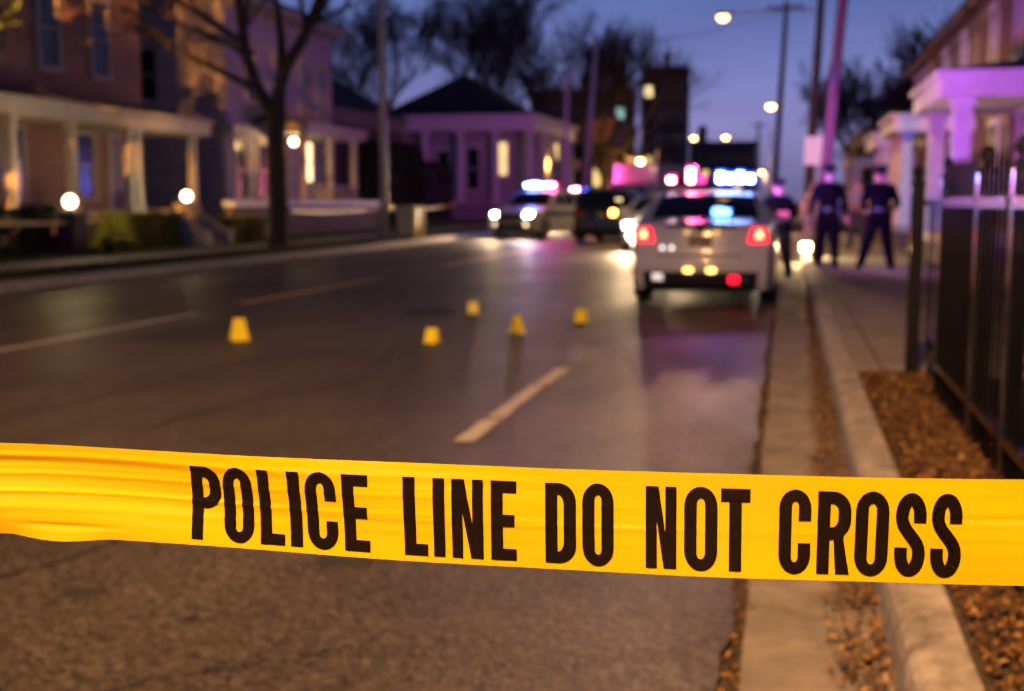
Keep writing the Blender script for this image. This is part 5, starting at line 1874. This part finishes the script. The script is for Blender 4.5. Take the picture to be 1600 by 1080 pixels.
def stand(h=1.8, feet=.14, elbow=.12, hands='side', lean=0.0):
    k = h / 1.8
    J = dict(hip=(0, 0, .96), chest=(0, lean * .5, 1.27), neck=(0, lean + .0, 1.53), head=(0, lean + .02, 1.665))
    for s, x in (('l', -1), ('r', 1)):
        J['sh_' + s] = (x * .195, lean * .8, 1.42)
        if hands == 'side':
            J['el_' + s] = (x * (.24 + elbow * .4), lean * .5 - .02, 1.14)
            J['wr_' + s] = (x * (.255 + elbow * .6), lean * .5 + .08, .90)
        elif hands == 'belt':
            J['el_' + s] = (x * (.31 + elbow * .5), lean * .5 - .03, 1.16)
            J['wr_' + s] = (x * .21, lean * .5 + .14, 1.05)
        else:
            J['el_' + s] = (x * (.27 + elbow * .3), lean * .5, 1.15)
            J['wr_' + s] = (x * .1, lean * .5 + .27, 1.16)
        J['hp_' + s] = (x * .095, 0, .88)
        J['kn_' + s] = (x * (.095 + feet * .5), .03, .49)
        J['an_' + s] = (x * (.095 + feet), -.03, .09)
        J['toe_' + s] = (x * (.11 + feet * 1.15), .16, .045)
    return {a: tuple(c * k for c in v) for a, v in J.items()}


J = stand(1.83, .04, .1, 'side')
person('person', 'officer in dark uniform and peaked cap standing beside the leaning pole', (.72, 22.0, .15), R_(-6), J, M_NAVY, M_NAVY, 'officers standing on the pavement', cap=M_NAVY, belt=True)
J = stand(1.80, .13, .0, 'belt')
J['an_l'] = (-.30, .02, .09)
J['toe_l'] = (-.35, .18, .045)
J['kn_l'] = (-.18, .06, .49)
person('person', 'broad officer in dark jacket with feet apart nearer the black fence', (1.56, 21.5, .15), R_(12), J, M_NAVY, M_NAVY, 'officers standing on the pavement', cap=M_NAVY, belt=True)
J = stand(1.72, .1, .2, 'front', lean=.1)
person('person', 'officer lit blue by the flashers on the kerb side of the patrol car', (-.12, 21.2, 0), R_(20), J, M_NAVY, M_NAVY, 'officers standing on the pavement', cap=M_NAVY, belt=True)
J = stand(1.74, .08, .1, 'front')
person('person', 'onlooker in a grey top between the two officers farther back', (1.72, 31.0, .15), R_(170), J, M_GREYCL, M_JEAN, sleeve=False)
J = stand(1.7, .08, .1, 'side')
person('person', 'onlooker in tan clothing half hidden left of the capped officer', (.62, 30.0, .15), R_(200), J, M_TANCL, M_TANCL, sleeve=False)


# ------------------------------------------------------------------ evidence markers
def marker(label, x, y, h, w, rot, tent=False):
    t = thing('evidence_marker', label, 'evidence marker', (x, y, .004), 'yellow markers standing on the road', R_(rot), local=True)
    d = h * .38
    th = .006
    # folded tent: two leaning plates with a flanged foot
    for s, nm in ((-1, 'front_plate'), (1, 'back_plate')):
        tp = .62 if tent else .9
        vs_ = [(-w / 2, s * d, 0), (w / 2, s * d, 0), (w / 2 * tp, s * .006, h), (-w / 2 * tp, s * .006, h)]
        vs_ += [(a, c + -s * th, e) for a, c, e in vs_]
        o = MB().add(vs_, [(0, 1, 2, 3), (7, 6, 5, 4), (0, 4, 5, 1), (1, 5, 6, 2), (2, 6, 7, 3), (3, 7, 4, 0)]).build(nm, M_MARKER, t)
    MB().box(-w / 2 * (.62 if tent else .9), w / 2 * (.62 if tent else .9), -.0055, .0055, h - .004, h + .004).build('ridge', M_MARKER, t)
    MB().box(-w / 2 - .004, w / 2 + .004, -d - .018, -d + .001, 0, .012).box(-w / 2 - .004, w / 2 + .004, d - .001, d + .018, 0, .012).build('foot', M_MARKER, t)


marker('largest yellow evidence marker, alone on the left beside the centre line', -5.19, 10.62, .21, .17, 38, True)
marker('yellow evidence marker nearest the viewer of the middle cluster, left of the upright one', -3.29, 10.85, .135, .13, -5)
marker('farthest left of the small yellow markers, beside the manhole cover', -3.68, 13.85, .135, .13, 10)
marker('narrow upright yellow evidence marker above the white lane dash', -2.68, 11.85, .18, .10, 55, True)
marker('yellow evidence marker on the right, closest to the patrol car', -2.22, 13.1, .14, .13, -12)


# ------------------------------------------------------------------ the tape across the foreground
TAPE_W = .076
TOPY = [(0, 688), (300, 706), (500, 716), (800, 729), (1200, 741), (1600, 749)]
BOTY = [(0, 833), (300, 852), (600, 877), (800, 889), (1200, 908), (1600, 919)]


def lerp_tab(tab, u):
    if u <= tab[0][0]:
        a, b_ = tab[0], tab[1]
    elif u >= tab[-1][0]:
        a, b_ = tab[-2], tab[-1]
    else:
        for a, b_ in zip(tab[:-1], tab[1:]):
            if a[0] <= u <= b_[0]:
                break
    return a[1] + (b_[1] - a[1]) * (u - a[0]) / (b_[0] - a[0])


def smooth_tab(tab, u):
    return sum(lerp_tab(tab, min(1600, max(0, u + k))) for k in (-120, -80, -40, 0, 40, 80, 120)) / 7


# centre line and half-height direction sampled once in world space
def tape_core(u):
    yt, yb = smooth_tab(TOPY, u), smooth_tab(BOTY, u)
    d = TAPE_W * FPX / ((smooth_tab(BOTY, u) - smooth_tab(TOPY, u)))
    return at_depth(u, (yt + yb) / 2, d)


CORE = [(u, tape_core(u)) for u in range(0, 1601, 40)]
e0 = (CORE[0][1] - CORE[6][1]).normalized()
e1 = (CORE[-1][1] - CORE[-6][1]).normalized()
right_len = (FX - .05 - CORE[-1][1].x) / e1.x
left_len = (-11.4 - CORE[0][1].x) / e0.x
NRM0 = (-_cf).normalized()


def tape_pt(u, v, off=0.0):
    """u: distance coordinate (0..1600 spans the picture), v: 0 bottom .. 1 top, off: metres towards the viewer"""
    if u < 0:
        c = CORE[0][1] + e0 * (-u / 1600 * left_len)
        tg = -e0
    elif u > 1600:
        c = CORE[-1][1] + e1 * ((u - 1600) / 1600 * right_len)
        tg = e1
    else:
        i = min(int(u // 40), len(CORE) - 2)
        q = (u - CORE[i][0]) / 40
        c = CORE[i][1].lerp(CORE[i + 1][1], q)
        a, b_ = CORE[max(i - 2, 0)][1], CORE[min(i + 3, len(CORE) - 1)][1]
        tg = (b_ - a).normalized()
    upv = (Vector((0, 0, 1)) - tg * tg.z).normalized()
    upv = (upv + tg * 0.0).normalized()
    nr = tg.cross(upv)
    if nr.y > 0:
        nr = -nr
    h = (v - .5) * TAPE_W
    # shallow creases running along the tape, strongest on the left
    lf = math.exp(-max(0, u + 60) / 520.0) if u > -60 else 1.0
    z = 0.0
    wob = .012 * math.sin(u * .011) + .01 * math.sin(u * .004 + 1)
    for (vc, w, amp) in ((.86, .03, .8), (.78, .025, -.5), (.66, .025, .7), (.47, .02, 1.1), (.30, .04, .5)):
        x = (v - vc - wob) / w
        z += amp * math.exp(-x * x) * .0016 * lf
    z += .0022 * lf * math.sin(v * 7.0 + u * .004)
    z += .0007 * math.sin(v * 5.2 + u * .0075) + .0006 * math.sin(u * .013 + v * 2.2)
    x = (v - .43 - .01 * math.sin(u * .006)) / .022
    z += .0004 * math.exp(-x * x) * (1 if 500 < u < 1300 else .4)
    if u > 1380:
        x = (v - .62) / .03
        z -= .0006 * math.exp(-x * x) * min(1, (u - 1380) / 200)
    dv = 0.0
    if 20 < u < 200:
        x = (v - .125) / .02
        z -= .0012 * math.exp(-x * x) * math.sin((u - 20) / 180 * PI)
    # the little turned-up lip on the lower edge at the left
    if v < .12 and 20 < u < 175:
        k = math.sin((u - 20) / 155 * PI) ** 1.2 * ((.12 - v) / .12)
        z += .0028 * k
        dv = -.0042 * k * (1 - (u - 20) / 155 * .4)
    return c + upv * (h + dv) + nr * (z + off)


tp = thing('police_tape', 'yellow police line tape with black capitals stretched across the foreground', 'tape', tuple(CORE[20][1]))
us = [-1600 + 40 * i for i in range(40)] + [i * 5 for i in range(0, 321)] + [1640 + 60 * i for i in range(27)]
us = [u for u in us if u < 3200] + [3200]
nv = 56
vs_, fs = [], []
for u in us:
    for j in range(nv + 1):
        vs_.append(tape_pt(u, j / nv))
w = nv + 1
for i in range(len(us) - 1):
    for j in range(nv):
        fs.append((i * w + j, (i + 1) * w + j, (i + 1) * w + j + 1, i * w + j + 1))
MB().add(vs_, fs).build('strip', M_TAPE, tp, smooth=True, fix=False)


def arc(cx, cy, rx, ry, a0, a1, n=14):
    return [(cx + rx * math.cos(R_(a0 + (a1 - a0) * i / n)), cy + ry * math.sin(R_(a0 + (a1 - a0) * i / n))) for i in range(n + 1)]


def glyph(ch, w):
    """closed outlines (outer, holes) of a condensed bold capital of height 1 and width w"""
    s = .148
    t = .148
    q = s if w > .3 else s
    if ch == 'I':
        return [[(0, 0), (w, 0), (w, 1), (0, 1)]]
    if ch == 'L':
        return [[(0, 0), (w, 0), (w, t), (s, t), (s, 1), (0, 1)]]
    if ch == 'E':
        return [[(0, 0), (w, 0), (w, t), (s, t), (s, .43), (w * .93, .43), (w * .93, .43 + t), (s, .43 + t), (s, 1 - t), (w, 1 - t), (w, 1), (0, 1)]]
    if ch == 'T':
        m = w / 2
        return [[(m - s / 2, 0), (m + s / 2, 0), (m + s / 2, 1 - t * 1.1), (w, 1 - t * 1.1), (w, 1), (0, 1), (0, 1 - t * 1.1), (m - s / 2, 1 - t * 1.1)]]
    if ch == 'N':
        n = s * .9
        return [[(0, 0), (n, 0), (n, .58), (w - n * 1.15, 0), (w, 0), (w, 1), (w - n, 1), (w - n, .44), (n * 1.15, 1), (0, 1)]]
    if ch == 'O':
        ry = w * .62
        out = arc(w / 2, ry - .012, w / 2, ry, 180, 360) + arc(w / 2, 1 - ry + .012, w / 2, ry, 0, 180)
        rx = w / 2 - s
        r2 = rx * 1.5
        inn = arc(w / 2, t * .9 + r2, rx, r2, 180, 360) + arc(w / 2, 1 - t * .9 - r2, rx, r2, 0, 180)
        return [out, inn]
    if ch == 'D':
        ry = w * .6
        out = [(0, 0), (w * .42, 0)] + arc(w * .42, ry, w * .58, ry, 270, 360) + arc(w * .42, 1 - ry, w * .58, ry, 0, 90) + [(0, 1)]
        r2 = w * .36
        inn = [(s, t), (w * .42, t)] + arc(w * .42, t + r2, w * .58 - s, r2, 270, 360) + arc(w * .42, 1 - t - r2, w * .58 - s, r2, 0, 90) + [(s, 1 - t)]
        return [out, inn]
    if ch in 'PR':
        bz = .42
        ry = .24
        bowl = [(w * .45, bz)] + arc(w * .45, bz + ry, w * .55, ry, 270, 360) + arc(w * .45, 1 - ry, w * .55, ry, 0, 90)
        inn = [(s, bz + t), (w * .42, bz + t)] + arc(w * .42, bz + t + .1, w * .58 - s, .1, 270, 360) + arc(w * .42, 1 - t - .1, w * .58 - s, .1, 0, 90) + [(s, 1 - t)]
        if ch == 'P':
            return [[(0, 0), (s, 0), (s, bz)] + bowl + [(0, 1)], inn]
        bowl2 = arc(w * .45, bz + ry, w * .55, ry, 305, 360) + arc(w * .45, 1 - ry, w * .55, ry, 0, 90)
        return [[(0, 0), (s, 0), (s, bz - .005), (w * .5, bz - .005), (w - s * 1.12, 0), (w, 0), (w * .80, bz + .0)] + bowl2[1:] + [(0, 1)], inn]
    if ch == 'C':
        ry = w * .62
        rx = w / 2 - s
        r2 = rx * 1.5
        out = [(w, .365)] + arc(w / 2, ry - .012, w / 2, ry, 360, 180)[0:] + arc(w / 2, 1 - ry + .012, w / 2, ry, 180, 0) + [(w, .635), (w - s, .635)]
        inn = arc(w / 2, 1 - t * .9 - r2, rx, r2, 0, 180) + arc(w / 2, t * .9 + r2, rx, r2, 180, 360) + [(w - s, .365)]
        return [out + inn]
    if ch == 'S':
        # centre line of the stroke, offset both ways
        cl = []
        rx = w / 2 - s / 2
        c = w / 2
        cl += [(c + rx, .65), (c + rx, .69)] + arc(c, .80 - .075, rx, .205, 0, 180, 14)
        for i in range(1, 14):
            t_ = i / 14
            m_ = 1 - t_
            cl.append((m_ ** 3 * (c - rx) + 3 * m_ * m_ * t_ * (c - rx) + 3 * m_ * t_ * t_ * (c + rx) + t_ ** 3 * (c + rx),
                       m_ ** 3 * .725 + 3 * m_ * m_ * t_ * .53 + 3 * m_ * t_ * t_ * .47 + t_ ** 3 * .275))
        cl += arc(c, .275, rx, .205, 0, -180, 14) + [(c - rx, .31), (c - rx, .35)]
        L_, R2 = [], []
        for i, p in enumerate(cl):
            a = cl[max(i - 1, 0)]
            b2 = cl[min(i + 1, len(cl) - 1)]
            d = Vector((b2[0] - a[0], b2[1] - a[1]))
            d.normalize()
            n_ = Vector((-d.y, d.x))
            hh = s * .5
            L_.append((p[0] + n_.x * hh, p[1] + n_.y * hh))
            R2.append((p[0] - n_.x * hh, p[1] - n_.y * hh))
        return [L_ + R2[::-1]]


def letter(ch, x0, x1):
    wpx = x1 - x0
    um = (x0 + x1) / 2
    hpx = (smooth_tab(BOTY, um) - smooth_tab(TOPY, um))
    v0, v1 = .065, .862
    lh = hpx * (v1 - v0)
    outs = glyph(ch, wpx / lh)
    cu = bpy.data.curves.new('g', 'CURVE')
    cu.dimensions = '2D'
    cu.fill_mode = 'BOTH'
    for poly in outs:
        sp = cu.splines.new('POLY')
        # drop coincident neighbours
        pp = []
        for p in poly:
            if not pp or (Vector(p) - Vector(pp[-1])).length > 1e-4:
                pp.append(p)
        if (Vector(pp[0]) - Vector(pp[-1])).length < 1e-4:
            pp.pop()
        sp.points.add(len(pp) - 1)
        for q, p in zip(sp.points, pp):
            q.co = (p[0], p[1], 0, 1)
        sp.use_cyclic_u = True
    ob = bpy.data.objects.new('g', cu)
    C.objects.link(ob)
    dg = bpy.context.evaluated_depsgraph_get()
    dg.update()
    me = bpy.data.meshes.new_from_object(ob.evaluated_get(dg))
    bpy.data.objects.remove(ob)
    bm = bmesh.new()
    bm.from_mesh(me)
    bmesh.ops.remove_doubles(bm, verts=bm.verts, dist=1e-4)
    for k in range(1, 56):
        z = (k / 56 - v0) / (v1 - v0)
        if 0 < z < 1:
            bmesh.ops.bisect_plane(bm, geom=bm.verts[:] + bm.edges[:] + bm.faces[:], plane_co=(0, z, 0), plane_no=(0, 1, 0))
    u = math.ceil(x0 / 5) * 5
    while u < x1:
        bmesh.ops.bisect_plane(bm, geom=bm.verts[:] + bm.edges[:] + bm.faces[:], plane_co=((u - x0) / lh, 0, 0), plane_no=(1, 0, 0))
        u += 5
    org = Vector(tp['_o'])
    for v in bm.verts:
        v.co = tape_pt(x0 + v.co.x * lh, v0 + (v1 - v0) * v.co.y, .0006) - org
    for f in bm.faces:
        f.smooth = True
    bmesh.ops.recalc_face_normals(bm, faces=bm.faces)
    bm.to_mesh(me)
    bm.free()
    me.materials.clear()
    me.materials.append(M_INK)
    me.name = 'letter'
    o = bpy.data.objects.new('letter', me)
    C.objects.link(o)
    o.parent = tp
    o['label'] = 'black letter ' + ch


for ch, a, b_ in [('P', 299, 345), ('O', 349, 395), ('L', 405, 443), ('I', 452, 471), ('C', 479, 527), ('E', 537, 577), ('L', 631, 668), ('I', 677, 695), ('N', 706, 755), ('E', 767, 807),
                  ('D', 852, 900), ('O', 910, 959), ('N', 1009, 1057), ('O', 1069, 1121), ('T', 1126, 1172), ('C', 1217, 1267), ('R', 1277, 1329), ('O', 1336, 1388), ('S', 1398, 1446), ('S', 1454, 1502)]:
    letter(ch, a, b_)

# ------------------------------------------------------------------ the air
if HAZE > 0:
    hz = MB().box(-75, 60, -14, 330, -1.1, 31).build('haze', mat('haze_air', (1, 1, 1)))
    m = bpy.data.materials.new('haze_volume')
    m.use_nodes = True
    nt = m.node_tree
    nt.nodes.clear()
    out = nt.nodes.new('ShaderNodeOutputMaterial')
    pv = nt.nodes.new('ShaderNodeVolumePrincipled')
    pv.inputs['Color'].default_value = (.9, .9, .95, 1)
    pv.inputs['Density'].default_value = HAZE
    pv.inputs["Anisotropy"].default_value = 0.5
    nt.links.new(pv.outputs[0], out.inputs['Volume'])
    hz.data.materials.clear()
    hz.data.materials.append(m)
    hz['kind'] = 'stuff'
    hz['label'] = 'thin evening haze in the air along the street'
    hz['category'] = 'haze'

for o in bpy.data.objects:
    if '_o' in o:
        del o['_o']
